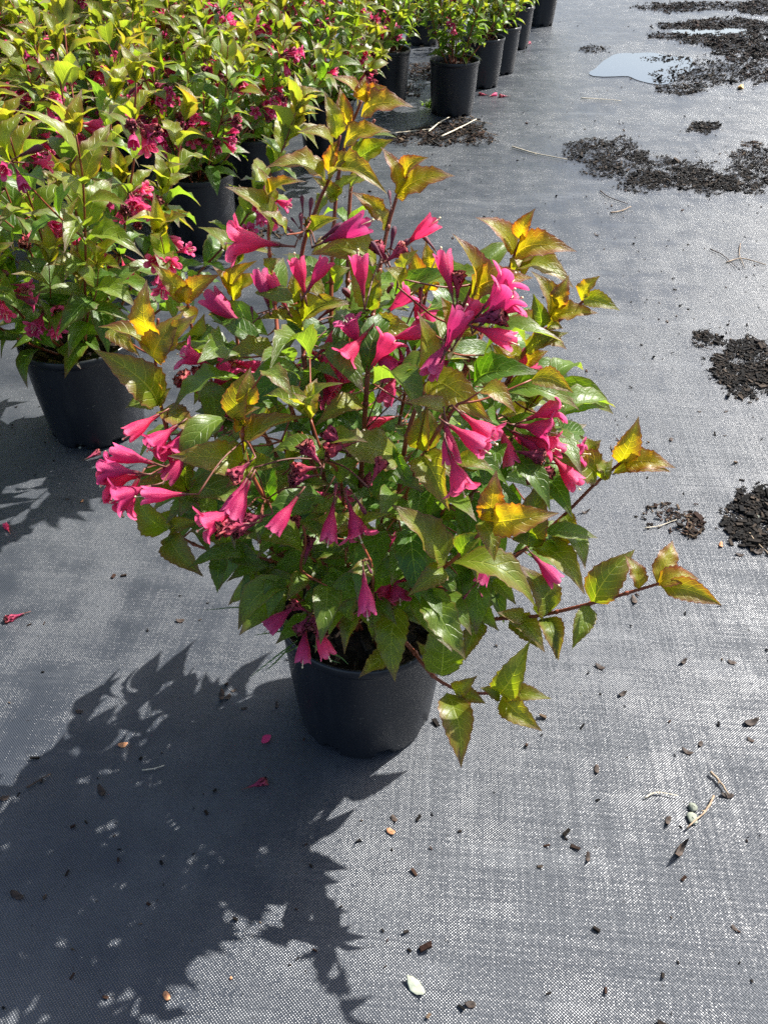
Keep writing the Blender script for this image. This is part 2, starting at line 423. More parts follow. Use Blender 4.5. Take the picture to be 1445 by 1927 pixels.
def flower_mesh(kind, rng):
    b = MB(); n = 30
    def lathe(prof, mi, wob=0., crump=0.):
        V = []; U = []; F = []
        for i, (z, r, lr, lz) in enumerate(prof):
            for k in range(n):
                a = 2 * math.pi * k / n
                lob = abs(math.cos(2.5 * a)) ** .6
                rr = r + lr * lob; zz = z + lz * lob
                t = z
                if wob: rr *= 1 + wob * rng.uniform(-1, 1) * (lr > 0)
                dx = dy = 0
                if crump:
                    q = crump * max(0, t - .3)
                    dx, dy, dz = q * rng.uniform(-1, 1) * .22, q * rng.uniform(-1, 1) * .22, q * rng.uniform(-1, 1) * .2; zz += dz
                sag = .05 * t * t
                V.append((rr * math.cos(a) + dx + sag, rr * math.sin(a) + dy, zz)); U.append((k / n, min(1.2, z + lz * lob)))
        for i in range(len(prof) - 1):
            for k in range(n):
                p = i * n + k; q = i * n + (k + 1) % n
                F.append((p, q, q + n, p + n))
        b.add(V, F, mi, U)
    if kind == 'open':
        f = rng.uniform(.8, 1.25)
        lathe([(0, .03, 0, 0), (.1, .042, 0, 0), (.25, .05, 0, 0), (.36, .075, 0, 0), (.48, .125, .006, 0), (.6, .155, .012, 0),
               (.72, .17, .02, .0), (.79, .175, .05 * f, .03), (.82, .18, .11 * f, .08), (.80, .18, .18 * f, .14), (.77, .18, .23 * f, .15)], 0, .05)
        b.tube([(.02, 0, .3), (.05, .01, .8), (.08, .02, 1.02)], .010, 4, 2); b.tube([(.08, .02, 1.0), (.085, .02, 1.035), (.09, .02, 1.06)], [.014, .028, .012], 6, 2)
        for k in range(4):
            a = k * 1.57 + .4; b.tube([(.08 * math.cos(a), .08 * math.sin(a), .45), (.1 * math.cos(a) + .03, .1 * math.sin(a), .9)], .008, 3, 2)
    elif kind == 'bell':
        f = rng.uniform(.7, 1.1)
        lathe([(0, .03, 0, 0), (.12, .045, 0, 0), (.28, .062, 0, 0), (.42, .11, 0, 0), (.56, .15, .004, 0), (.7, .168, .008, 0),
               (.8, .17, .02, .02), (.86, .165, .045 * f, .06), (.88, .155, .08 * f, .12)], 0, .06)
        b.tube([(.02, 0, .4), (.06, .0, .95), (.07, 0, 1.08)], .011, 4, 2); b.tube([(.07, 0, 1.06), (.07, 0, 1.1), (.07, 0, 1.13)], [.012, .028, .01], 6, 2)
    elif kind == 'bud':
        lathe([(0, .03, 0, 0), (.15, .042, 0, 0), (.35, .055, 0, 0), (.55, .085, .0, 0), (.72, .108, .006, 0), (.86, .098, .008, 0), (.95, .06, .004, 0), (.985, .012, 0, 0)], 0)
    else:
        lathe([(0, .03, 0, 0), (.15, .045, 0, 0), (.3, .06, 0, 0), (.45, .10, 0, 0), (.58, .125, .01, 0), (.7, .12, .03, .02), (.78, .09, .07, .05), (.8, .05, .10, .10), (.74, .03, .09, .14)], 0, .1, 1.)
    for k in range(5):                                                     # narrow sepals
        a = 2 * math.pi * k / 5
        c, s_ = math.cos(a), math.sin(a); px, py = -s_, c
        b.add([(c * .035 + px * .018, s_ * .035 + py * .018, .0), (c * .035 - px * .018, s_ * .035 - py * .018, .0), (c * .075, s_ * .075, .22)], [(0, 1, 2)], 1)
    b.tube([(-.01, .01, -.30), (0, 0, -.12), (0, 0, .02)], [.018, .02, .034], 5, 1)
    m0 = {'open': PETAL, 'bell': PETAL, 'bud': BUDM, 'withered': WITHER}[kind]
    return mesh({'open': 'flower', 'bell': 'flower', 'bud': 'flower_bud', 'withered': 'withered_flower'}[kind], b.v, b.f, [m0, CALYX, PISTIL], b.uv, True, b.m)
FR = random.Random(8)
FLOWERS = {k: [flower_mesh(k, FR) for _ in range(c)] for k, c in (('open', 5), ('bell', 4), ('bud', 3), ('withered', 5))}

def pot_mesh(w, h, br, notch=True, seed=0):
    """lathed nursery pot with rolled lip, open inside, drainage notches round the foot"""
    r = w / 2; rb = r * br; n = 96
    prof = [(0, .006), (rb * .9, .006), (rb * .965, .0), (rb, .006), (rb + (r - rb) * .10, h * .10), (rb + (r - rb) * .5, h * .5), (r * .955, h * .86), (r * .967, h * .90),
            (r * .968, h * .925), (r * .99, h * .932), (r * 1.0, h * .95), (r * 1.0, h * .985), (r * .988, h), (r * .965, h * .998), (r * .955, h * .98), (r * .94, h * .80)]
    V = []; F = []
    for i, (rr, z) in enumerate(prof):
        for k in range(n):
            a = 2 * math.pi * k / n
            zz = z; q = rr
            if notch and i in (2, 3):
                ph = (k % 12)
                if ph in (3, 4, 5, 6): zz = z + .013; 
            V.append((q * math.cos(a), q * math.sin(a), zz))
    for i in range(len(prof) - 1):
        for k in range(n):
            a = i * n + k; b_ = i * n + (k + 1) % n
            F.append((a, b_, b_ + n, a + n))
    return mesh('pot', V, F, [POT])
def soil_mesh(w, h, seed):
    rng = random.Random(seed); V = [(0, 0, h * .885)]; F = []; n = 30; rings = 7
    for i in range(1, rings + 1):
        for k in range(n):
            a = 2 * math.pi * k / n; r = w * .473 * i / rings
            V.append((r * math.cos(a), r * math.sin(a), h * .865 + .010 * (1 - (i / rings) ** 2) + rng.uniform(-.003, .003)))
    for k in range(n): F.append((0, 1 + k, 1 + (k + 1) % n))
    for i in range(rings - 1):
        for k in range(n):
            a = 1 + i * n + k; b_ = 1 + i * n + (k + 1) % n
            F.append((a, a + n, b_ + n, b_))
    return mesh('soil', V, F, [SOIL], None, True)

def chips(mb, centres, size, rng, cols, flat=.35, lift=0.):
    """little six-sided splinters; one box each, bent out of square"""
    for c in centres:
        l = size * math.exp(rng.gauss(0, .45)); w = l * rng.uniform(.22, .6); h = max(.0007, w * flat * rng.uniform(.6, 1.4))
        a = rng.uniform(0, 6.28); ca, sa = math.cos(a), math.sin(a); tl = rng.uniform(-.5, .5)
        V = []
        for x, y, z in ((-1, -1, 0), (1, -1, 0), (1, 1, 0), (-1, 1, 0), (-1, -1, 1), (1, -1, 1), (1, 1, 1), (-1, 1, 1)):
            X = x * l * .5 * rng.uniform(.7, 1.05); Y = y * w * .5 * rng.uniform(.5, 1.1); Z = z * h + (X * math.sin(tl) if lift else 0) + (abs(X) * .8 * abs(math.sin(tl)) if lift else 0)
            V.append((c[0] + X * ca - Y * sa, c[1] + X * sa + Y * ca, c[2] + Z))
        col = rng.choice(cols); q = rng.uniform(.6, 1.3)
        mb.add(V, [(3, 2, 1, 0), (4, 5, 6, 7), (0, 1, 5, 4), (1, 2, 6, 5), (2, 3, 7, 6), (3, 0, 4, 7)], 0, None, (col[0] * q, col[1] * q, col[2] * q, 1))
DARK = [tuple(x * .55 for x in q) for q in [(.011, .010, .009), (.007, .007, .007), (.018, .014, .011), (.028, .022, .017), (.009, .009, .008), (.10, .075, .055)]]
BROWN = [tuple(x * .65 for x in q) for q in [(.05, .024, .016), (.03, .018, .013), (.075, .038, .024), (.018, .013, .010), (.16, .11, .07)]]
def soil_litter(parent, w, h, seed, n=160):
    rng = random.Random(seed); mb = MB(); C = []
    for _ in range(n):
        a = rng.uniform(0, 6.28); r = w * .455 * math.sqrt(rng.random()); C.append((r * math.cos(a), r * math.sin(a), h * .868 + .010 * (1 - (r / w * 2) ** 2)))
    chips(mb, C, .011, rng, DARK + BROWN, .4, .5)
    o = mb.build('soil_litter', [MULCH], parent, False, True); o['kind'] = 'stuff'
    return o

# ------------------------------------------------------------------ foliage placement
def frame(base, tip, hint, width=None):
    """matrix taking the unit leaf (+Y along, +Z up) onto base -> tip"""
    y = tip - base; L = y.length; y = y / L
    z = hint - y * hint.dot(y)
    if z.length < 1e-4: z = Vector((0, 0, 1)) - y * y.z + Vector((.01, 0, 0))
    z.normalize(); x = y.cross(z)
    ws = (width if width else L)
    M = Matrix.Identity(4)
    for k in range(3):
        M[k][0] = x[k] * ws; M[k][1] = y[k] * L; M[k][2] = z[k] * (ws * .5 + L * .5); M[k][3] = base[k]
    return M
def add_leaf(parent, M, young, rnd, bronze, far=False, rng=R):
    o = obj('leaf', rng.choice(LEAVES_FAR if far else LEAVES), parent, M)
    o.color = (young, rnd, bronze, 1)
    return o
def leaf_mass(parent, items, rng):
    """everything past the individual leaves, joined"""
    vs, fs, us, cs, b = [], [], [], [], 0
    for M, y, r_, br in items:
        v, f, u = rng.choice(FAR_ARR)
        A = np.array(M)
        vs.append(v @ A[:3, :3].T + A[:3, 3]); us.append(u); cs.append(np.tile((y, r_, br, 1.), (len(v), 1)))
        fs += [tuple(i + b for i in q) for q in f]; b += len(v)
    me = mesh('foliage', np.concatenate(vs), fs, [LEAF_STUFF], np.concatenate(us), True, None, np.concatenate(cs))
    o = obj('foliage', me, parent); o['kind'] = 'stuff'
    return o
def flower_matrix(base, mouth, width=1.0, roll=0.):
    z = mouth - base; L = z.length; z.normalize()
    ref = Vector((0, 0, -1)) if abs(z.z) < .95 else Vector((0, 1, 0))
    x = (ref - z * ref.dot(z)).normalized(); y = z.cross(x)
    M = Matrix.Identity(4)
    for k in range(3):
        M[k][0] = x[k] * L * width; M[k][1] = y[k] * L * width; M[k][2] = z[k] * L; M[k][3] = base[k]
    return M

# ------------------------------------------------------------------ the single shrub
PW, PH = .233, .2175
B0 = Vector((-.024, .7487, 0)); Y0 = .77
CC = Vector((-.005, .79, .50)); CR = Vector((.31, .27, .29))
def shell(px, py, s=1.0):
    """first point of the crown's rounded surface seen along a line of sight (or its closest point)"""
    d = ray(px, py)
    o = Vector(((O.x - CC.x) / CR.x, (O.y - CC.y) / CR.y, (O.z - CC.z) / CR.z)); e = Vector((d.x / CR.x, d.y / CR.y, d.z / CR.z))
    a = e.dot(e); b = o.dot(e); c = o.dot(o) - s * s
    q = b * b - a * c
    t = (-b - math.sqrt(q)) / a if q > 0 else -b / a
    return O + d * t
shrub = obj('potted_shrub', None, None, Matrix.Translation(B0))
tag(shrub, 'pink trumpet-flowered shrub in a black pot standing alone on the open fabric', 'potted plant')
obj('pot', pot_mesh(PW, PH, .838), shrub)
obj('soil', soil_mesh(PW, PH, 1), shrub)
soil_litter(shrub, PW, PH, 5, 260)

def wp(*a):
    return [at_y(x, y, Y0 + d) for x, y, d in a]
SHOOTS = [  # pixel waypoints with depth, from inside the crown to the tip
    [(625, 640, .06), (630, 400, .12), (648, 275, .13), (680, 190, .13)],
    [(655, 640, .08), (657, 400, .14), (672, 290, .15), (705, 225, .15)],
    [(585, 780, -.02), (567, 600, .03), (568, 478, .05), (598, 385, .06), (622, 330, .06), (640, 255, .06)],
    [(688, 760, -.04), (697, 640, -.01), (709, 540, .02), (727, 440, .04), (745, 375, .05), (762, 330, .05)],
    [(540, 740, -.01), (517, 570, .05), (506, 450, .07), (509, 392, .08)],
    [(470, 760, .02), (448, 650, .07), (438, 560, .09), (442, 500, .09)],
    [(420, 760, .02), (385, 680, .06), (362, 620, .08), (350, 545, .08)],
    [(480, 1010, -.13), (420, 985, -.13), (355, 925, -.11), (320, 830, -.08), (303, 760, -.07), (293, 680, -.06), (298, 600, -.06)],
    [(530, 970, -.13), (497, 935, -.15), (468, 875, -.15), (457, 810, -.15), (460, 745, -.15)],
    [(560, 900, -.08), (545, 870, -.1), (530, 830, -.1)],
    [(750, 930, -.11), (766, 820, -.12), (800, 725, -.11), (842, 630, -.1), (872, 575, -.09), (895, 520, -.09)],
    [(760, 945, -.12), (790, 870, -.15), (830, 800, -.17), (862, 760, -.17)],
    [(900, 830, -.02), (945, 740, .0), (985, 665, .0), (1030, 600, .0), (1052, 560, .0)],
    [(985, 665, .0), (1040, 612, .0), (1070, 590, .0), (1105, 560, .0)],
    [(880, 690, .02), (925, 590, .06), (960, 500, .08), (975, 462, .08), (990, 430, .08)],
    [(880, 1110, -.09), (930, 1075, -.08), (985, 1035, -.07), (1060, 970, -.05), (1120, 910, -.04), (1165, 872, -.04), (1190, 845, -.04)],
    [(735, 1140, -.13), (780, 1105, -.17), (835, 1068, -.19), (885, 1025, -.2), (915, 985, -.2)],
    [(860, 1170, -.10), (940, 1164, -.12), (1005, 1160, -.14), (1110, 1136, -.165), (1200, 1110, -.18), (1240, 1098, -.19)],
    [(775, 1222, -.115), (792, 1245, -.14), (820, 1276, -.16), (866, 1300, -.18), (915, 1305, -.19), (955, 1300, -.19)],
    [(520, 1060, -.12), (440, 1042, -.12), (380, 1030, -.11), (330, 1005, -.1)],
    [(860, 1120, -.08), (900, 1060, -.06), (985, 960, -.04), (1060, 900, -.03), (1095, 860, -.03)],
    [(640, 900, -.14), (610, 860, -.16), (585, 790, -.15)],
    [(570, 1080, -.15), (575, 1020, -.17), (570, 985, -.17)],
    [(590, 1160, -.13), (560, 1120, -.16), (520, 1085, -.17)],
    [(700, 1140, -.15), (700, 1070, -.2), (680, 1020, -.2)],
    [(930, 880, -.05), (965, 820, -.05), (990, 770, -.04)],
    [(820, 990, -.1), (850, 920, -.14), (880, 870, -.15)],
    [(800, 560, .06), (812, 510, .08), (800, 470, .08)],
]
SR = random.Random(21)
stems = []
STEMPTS = []       # (point, pixel, stem index)
for i, sh in enumerate(SHOOTS):
    pts = wp(*sh)
    a = SR.uniform(0, 6.28); first = pts[0]
    out = Vector((first.x - B0.x, first.y - B0.y, 0)); 
    foot = Vector((B0.x, B0.y, PH * .86)) + out * .22 + Vector((math.cos(a), math.sin(a), 0)) * .014
    if i == 18: foot = Vector((B0.x + .01, B0.y - .05, PH * .86))
    midp = foot.lerp(first, .5) + Vector((0, 0, .03))
    path = catmull([foot, midp] + pts, 7)
    stems.append(path)
    for k, p in enumerate(path):
        u, v, dd = to_px(p); STEMPTS.append((p, u, v, i, k, dd))
TWIGS = {i: [] for i in range(len(SHOOTS))}
leafspec = []      # (stem, matrix, young, rnd, bronze, big)
def nearest_px(px, py, lim):
    best = None
    for p, u, v, i, k, dd in STEMPTS:
        q = math.hypot(u - px, v - py)
        if q < lim and k > 6:
            sc = q + (dd - .7) * 40
            if best is None or sc < best[0]: best = (sc, p, i, dd)
    return best
def nearest_3d(p):
    return min(((q[0] - p).length + (0 if q[4] > 3 else .05), q[0], q[3]) for q in STEMPTS)
def tips(px, py):
    r = math.hypot((px - 690) / 470, (py - 800) / 560)
    return r
def hero(bx, by, tx, ty, y=None, s=None):
    n = nearest_px(bx, by, 34) if s is None else None
    db, dt = ray(bx, by), ray(tx, ty)
    if n: base = n[1] + (O + db * n[3] - n[1]) * .6; st = n[2]; tb = n[3]
    else:
        base = shell(bx, by, s or .9); tb = (base - O).dot(fwd); st = None
    tipq = shell(tx, ty, 1.05); tt = (tipq - O).dot(fwd)
    lat = (O + dt * tb - base).length
    k = .55 * lat
    tt = tb + max(-k, min(k, (tt - tb) * .6 - .012 + SR.uniform(-.01, .01)))
    tip = O + dt * tt
    if tip.z < .03: tip.z = .03
    if st is None:
        q = nearest_3d(base); st = q[2]
        TWIGS[st].append((q[1], base))
    r = tips((bx + tx) / 2, (by + ty) / 2)
    yng = min(1, y + .08) if y is not None else max(0, min(1, (r - .45) * 1.5 + SR.uniform(-.15, .2) + (.18 if by < 640 else -.12 if by > 950 else 0)))
    outw = Vector((base.x - CC.x, base.y - CC.y, 0)); outw = outw.normalized() if outw.length > .01 else Vector((0, -1, 0))
    hint = Vector((0, 0, 1)) * 1.0 + Vector((0, -1, 0)) * .6 - outw * .1 + Vector((SR.uniform(-1, 1), SR.uniform(-1, 1), SR.uniform(-.3, .3))) * .38
    L = (tip - base).length
    wd = L * SR.uniform(.95, 1.25) if L > .04 else .045
    wd = max(wd, .048 if by > 520 else .040)
    leafspec.append((st, frame(base, tip, hint, min(wd, .115)), yng, SR.random(), min(1, max(0, yng * .8 + SR.uniform(-.15, .3))), L))
def Z(x0, y0, k, rows):
    for q in rows:
        hero(x0 + q[0] * k, y0 + q[1] * k, x0 + q[2] * k, y0 + q[3] * k, *(q[4:]))
Z(480, 0, .3322, [(450, 780, 395, 520, .5), (500, 710, 480, 500, 1), (570, 600, 430, 430, .9), (630, 580, 620, 430, 1), (640, 575, 745, 490, .9), (620, 670, 890, 598, 1),
    (500, 840, 765, 740, .9), (435, 880, 240, 745, .8), (410, 1060, 65, 930, .45), (430, 990, 480, 780, .8), (450, 960, 580, 870, 1), (420, 1030, 740, 1070, .7),
    (540, 960, 780, 790, .1), (580, 850, 800, 775, .2), (800, 1110, 720, 830, .9), (850, 1010, 980, 890, 1), (800, 1120, 1120, 982, .9), (90, 1180, 0, 930, .9),
    (95, 1190, 275, 1015, .9), (690, 1230, 550, 1085, .6), (470, 1140, 600, 985, .4), (440, 1110, 350, 1240, .2), (460, 1140, 330, 1000, .4), (540, 1080, 680, 1010, .3)])
Z(400, 340, .2907, [(370, 370, 85, 35, .4), (480, 350, 300, 200, .4), (1045, 540, 650, 465, .5), (640, 390, 820, 240, .4), (985, 820, 870, 470, .4), (1010, 850, 1085, 580, .3),
    (125, 740, 0, 550, .9), (140, 780, 345, 590, .6), (135, 760, 285, 515, .9), (560, 820, 520, 580, .3), (585, 900, 650, 640, .3), (590, 1010, 275, 895, .5),
    (610, 960, 905, 780, .4), (600, 640, 740, 780, .6), (270, 1045, 0, 900, .2), (410, 1140, 45, 1175, .4), (460, 1190, 560, 1000, .3), (1020, 985, 1365, 1020, .5),
    (940, 1200, 640, 1080, .4), (1370, 1310, 1340, 850, .4), (1220, 1400, 915, 1270, .4), (200, 1445, 245, 1212, .6), (200, 1240, 0, 1440, .1), (1370, 720, 1280, 425, .8),
    (1230, 640, 1330, 445, .5), (1400, 600, 1380, 390, .9), (1390, 720, 1445, 560, .9), (1100, 330, 900, 65, .6), (880, 760, 760, 1000, .1), (330, 1240, 520, 1390, .2), (700, 1000, 880, 1040, .2),
    (780, 470, 640, 470, .6), (790, 640, 890, 560, .3), (1200, 690, 1110, 560, .6), (370, 600, 440, 500, .3), (440, 1200, 300, 1130, .4)])
Z(760, 360, .3737, [(550, 320, 370, 125, .9), (590, 250, 660, 85, 1), (560, 335, 865, 297, 1), (560, 450, 710, 290, .6), (350, 540, 250, 210, 1), (350, 545, 648, 432, .9),
    (330, 600, 550, 490, .5), (230, 700, 185, 530, .8), (240, 720, 440, 690, .6), (590, 420, 855, 480, .5), (720, 640, 650, 400, .8), (760, 590, 830, 420, .8),
    (740, 640, 978, 612, 1), (890, 545, 985, 425, .8), (900, 545, 1085, 597, .5), (690, 690, 650, 515, .1), (620, 820, 828, 710, .4), (620, 890, 722, 800, .9),
    (720, 800, 818, 792, .5), (600, 840, 430, 740, .6), (540, 940, 440, 765, .6), (680, 715, 450, 680, .6), (640, 950, 852, 1015, .7), (500, 1030, 790, 1077, .2),
    (430, 1000, 258, 810, .2), (130, 960, 445, 1165, .7), (220, 1130, 0, 1060, .5), (380, 1010, 562, 1110, .5), (510, 1130, 702, 1145, .6), (510, 1220, 672, 1180, .7),
    (90, 1300, 120, 1070, .4), (100, 1320, 248, 1445, .4), (230, 1345, 452, 1402, .6), (960, 1420, 715, 1320, .6), (1080, 1370, 1180, 1138, .8), (1110, 1380, 1365, 1390, 1),
    (1060, 1430, 1342, 1412, .6), (930, 1330, 888, 1228, .5), (960, 1340, 992, 1252, .6), (590, 340, 600, 440, .6), (970, 1420, 1050, 1350, .4), (1030, 1450, 930, 1330, .3),
    (720, 700, 800, 690, .3), (260, 860, 150, 800, .3), (500, 1000, 640, 1000, .3)])
Z(0, 480, .3322, [(880, 560, 560, 400, .8), (895, 480, 830, 140, 1), (890, 560, 1112, 335, .6), (880, 590, 1040, 320, .9), (640, 420, 792, 572, .7), (1040, 275, 860, 50, .9), (1040, 275, 1235, 105, .9),
    (1120, 560, 1160, 330, .3), (1120, 570, 960, 515, .8), (1440, 480, 1185, 320, .1), (1050, 270, 1080, 130, .9), (1110, 380, 1000, 290, .6)])
Z(180, 620, .3322, [(350, 440, 0, 112, .4), (370, 345, 310, 200, .5), (360, 470, 592, 602, .6), (310, 430, 170, 440, .2), (850, 770, 415, 712, .4), (530, 910, 595, 590, .2),
    (520, 930, 200, 885, .5), (400, 1110, 205, 890, .25), (410, 1150, 605, 1090, .6), (420, 1190, 610, 1400, .25), (410, 1170, 470, 1265, .2), (720, 1270, 688, 1490, .05),
    (760, 1255, 530, 1140, .1), (540, 930, 912, 1012, .1), (870, 750, 1182, 480, .5), (860, 780, 1052, 770, .2), (870, 785, 742, 892, .5), (830, 540, 882, 212, .7),
    (830, 550, 930, 440, .8), (825, 560, 780, 470, .8), (700, 500, 845, 235, .05), (1000, 500, 895, 340, .4), (1440, 400, 1238, 545, .5), (1170, 1260, 832, 1175, .15), (760, 1230, 965, 1335, .05),
    (1100, 830, 932, 972, .2), (1110, 940, 1345, 880, .1), (1090, 760, 1200, 650, .4), (700, 1020, 560, 950, .1), (560, 920, 480, 1060, .05), (350, 430, 420, 330, .5),
    (1010, 1320, 900, 1440, .0), (1080, 1240, 1010, 1060, .05), (390, 1100, 480, 1010, .1), (640, 300, 560, 420, .2), (980, 560, 1080, 420, .3), (1130, 720, 1090, 570, .3)])
Z(560, 760, .3737, [(510, 280, 107, 183, .45), (330, 30, 85, 110, .5), (620, 240, 645, 0, .3), (630, 260, 757, 527, .5), (740, 280, 992, 332, .4), (0, 440, 170, 405, .1),
    (190, 390, 335, 255, .05), (440, 420, 400, 585, .1), (740, 810, 462, 500, .4), (980, 600, 1000, 338, 1), (950, 570, 938, 440, .5), (980, 600, 1305, 547, .9),
    (1160, 720, 1240, 335, .3), (900, 580, 990, 795, .4), (1180, 740, 1448, 955, .3), (780, 810, 1205, 1015, .4), (740, 840, 555, 965, .3), (1240, 1050, 1125, 815, .3),
    (1060, 1090, 1245, 1245, .2), (1230, 1090, 1312, 1292, .3), (780, 970, 892, 1172, .3), (880, 980, 1012, 1142, .1), (730, 1355, 768, 980, .15), (940, 1110, 840, 1295, .2),
    (520, 1040, 490, 1402, .25), (500, 1240, 308, 1372, .35), (720, 1280, 600, 1195, .1), (320, 1060, 230, 1252, .1), (140, 990, 345, 1050, 0), (60, 790, 115, 985, .0),
    (80, 760, 302, 772, .05), (400, 820, 255, 842, .1), (560, 560, 440, 570, .3), (560, 640, 360, 760, 0), (640, 520, 860, 420, .05), (700, 600, 880, 560, .05), (240, 640, 420, 660, .05),
    (140, 900, 300, 900, 0), (860, 930, 700, 900, .2), (1000, 900, 1100, 1010, .2), (1290, 650, 1400, 640, .4), (1290, 690, 1440, 685, .7), (1350, 560, 1408, 650, .3), (380, 1000, 500, 1110, 0),
    (240, 520, 60, 560, .05), (300, 420, 120, 330, .05), (40, 560, 140, 700, 0), (820, 760, 960, 640, .1), (480, 1060, 360, 1130, .05), (640, 980, 760, 1110, .05), (680, 440, 800, 330, .05)])
Z(900, 1000, .346, [(620, 390, 850, 98, .3), (870, 320, 800, 128, .8), (970, 290, 1062, 45, .9), (960, 300, 1202, 257, 1), (1000, 310, 1322, 402, .6), (600, 410, 513, 637, .2),
    (340, 490, 425, 692, .3), (170, 490, 362, 652, .3), (380, 445, 240, 188, .2), (110, 890, 280, 595, .4), (120, 890, 10, 850, .3), (150, 890, 395, 908, .5), (130, 910, 342, 1085, .6), (140, 900, 300, 845, .9),
    (250, 450, 100, 440, .4), (330, 470, 400, 380, .3)])
Z(460, 1060, .346, [(1090, 730, 1178, 1112, .3), (1130, 690, 1262, 615, .4), (1150, 720, 1310, 760, .4), (560, 300, 620, 160, .0), (170, 60, 130, 300, .05), (330, 60, 230, 200, 0), (430, 30, 450, 200, .0), (450, 190, 660, 240, 0)])
NHERO = len(leafspec)

# leaf pairs on stem nodes that still stand bare, then the crowded inside of the crown
heads = [Vector((s[1][0][3], s[1][1][3], s[1][2][3])) for s in leafspec]
def free(p, d): return all((h - p).length > d for h in heads)
for i, path in enumerate(stems):
    acc = 0; turn = SR.uniform(0, 3)
    for k in range(10, len(path) - 1):
        acc += (path[k] - path[k - 1]).length
        if acc > .042:
            acc = 0; turn += 1.57
            if not free(path[k], .036) or k > len(path) * .72: continue
            t = (path[k + 1] - path[k]).normalized()
            x = t.cross(Vector((math.cos(turn), math.sin(turn), .3))).normalized()
            for sg in (-1, 1):
                L = SR.uniform(.048, .07)
                dr = (x * sg + t * .55 + Vector((0, 0, SR.uniform(-.35, .1)))).normalized()
                yv = max(0, min(1, k / len(path) * 1.1 - .55 + SR.uniform(-.1, .1)))
                leafspec.append((i, frame(path[k], path[k] + dr * L, t + Vector((0, 0, .5)), L), yv, SR.random(), yv * .8, L * .6))
for i, path in enumerate(stems):                                       # rosettes on shoot tips without leaves yet
    if not free(path[-1], .03): continue
    t = (path[-1] - path[-3]).normalized(); x = t.cross(Vector((.3, 1, .2))).normalized(); y = t.cross(x)
    for k, (dx, dy_, up, L) in enumerate(((1, 0, .7, .055), (-1, 0, .7, .052), (0, 1, 1.1, .042), (0, -1, 1.1, .044), (.5, .3, 2.2, .03))):
        dr = (x * dx + y * dy_ + t * up).normalized(); yv = SR.uniform(.25, .7)
        leafspec.append((i, frame(path[-1], path[-1] + dr * L, t + Vector((0, -.3, .4)), L * 1.05), yv, SR.random(), yv * .8, .2))
n = 0
while n < 400:
    q = Vector((SR.uniform(-1, 1), SR.uniform(-1, 1), SR.uniform(-1.0, .75)))
    if not (.2 < q.length < (.82 if q.z < -.15 else .70)): continue
    p = Vector((CC.x + q.x * CR.x * 1.0, CC.y + q.y * CR.y, CC.z - .03 + q.z * CR.z))
    if p.z < .235 and math.hypot(p.x - B0.x, p.y - B0.y) > .13: continue
    if p.z < .225: continue
    n += 1
    st = nearest_3d(p)
    if st[0] > .005: TWIGS[st[2]].append((st[1], p))
    dr = Vector((q.x * .8 + SR.uniform(-.7, .7), q.y * .8 + SR.uniform(-.7, .7), q.z * .4 + SR.uniform(-.5, .25))).normalized()
    L = SR.uniform(.055, .085)
    yv = max(0, min(.7, q.length * .9 - .55 + max(0, q.z) * .25))
    hint = Vector((0, 0, 1)) + Vector((SR.uniform(-.5, .5), SR.uniform(-.9, .3), 0))
    tp = p + dr * L
    if tp.z < PH + .012 : tp.z = PH + .012
    leafspec.append((st[2], frame(p, tp, hint, L * SR.uniform(.9, 1.1)), yv, SR.random(), yv * .7, L * .5 if q.y < 0 or q.z > .4 else L * .2))
# stems
stem_objs = []
for i, path in enumerate(stems):
    b = MB(); n_ = len(path)
    thick = .0032 if len(SHOOTS[i]) > 3 else .0024
    rad = [thick * (1 - .55 * k / (n_ - 1)) for k in range(n_)]
    b.tube([p - B0 for p in path], rad, 8)
    acc = 0
    for k in range(8, n_ - 1):                                          # swollen nodes
        acc += (path[k] - path[k - 1]).length
        if acc > .042:
            acc = 0; p = path[k] - B0; t = (path[k + 1] - path[k]).normalized() * .004
            b.tube([p - t, p, p + t], [rad[k] * .9, rad[k] * 1.45, rad[k] * .9], 8)
    for a, c in TWIGS[i]:
        d = c - a
        Q = catmull([a - B0, a + d * .4 - Vector((0, 0, .06 * d.length)) - B0, c - B0], 4); b.tube(Q, [.0012 - .00005 * k for k in range(len(Q))], 5)
    stem_objs.append(b.build('stem', [STEM], shrub))
leafspec_h = leafspec[:NHERO]; rest = sorted(leafspec[NHERO:], key=lambda s: -s[5])
keep = leafspec_h + rest[:max(0, 300 - NHERO)]
TB = Matrix.Translation(-B0)
for st, M, y, r_, br, L in keep:
    add_leaf(stem_objs[st], TB @ M, y, r_, br)
leaf_mass(shrub, [(TB @ M, y, r_, br) for st, M, y, r_, br, L in rest[max(0, 300 - NHERO):]], SR)

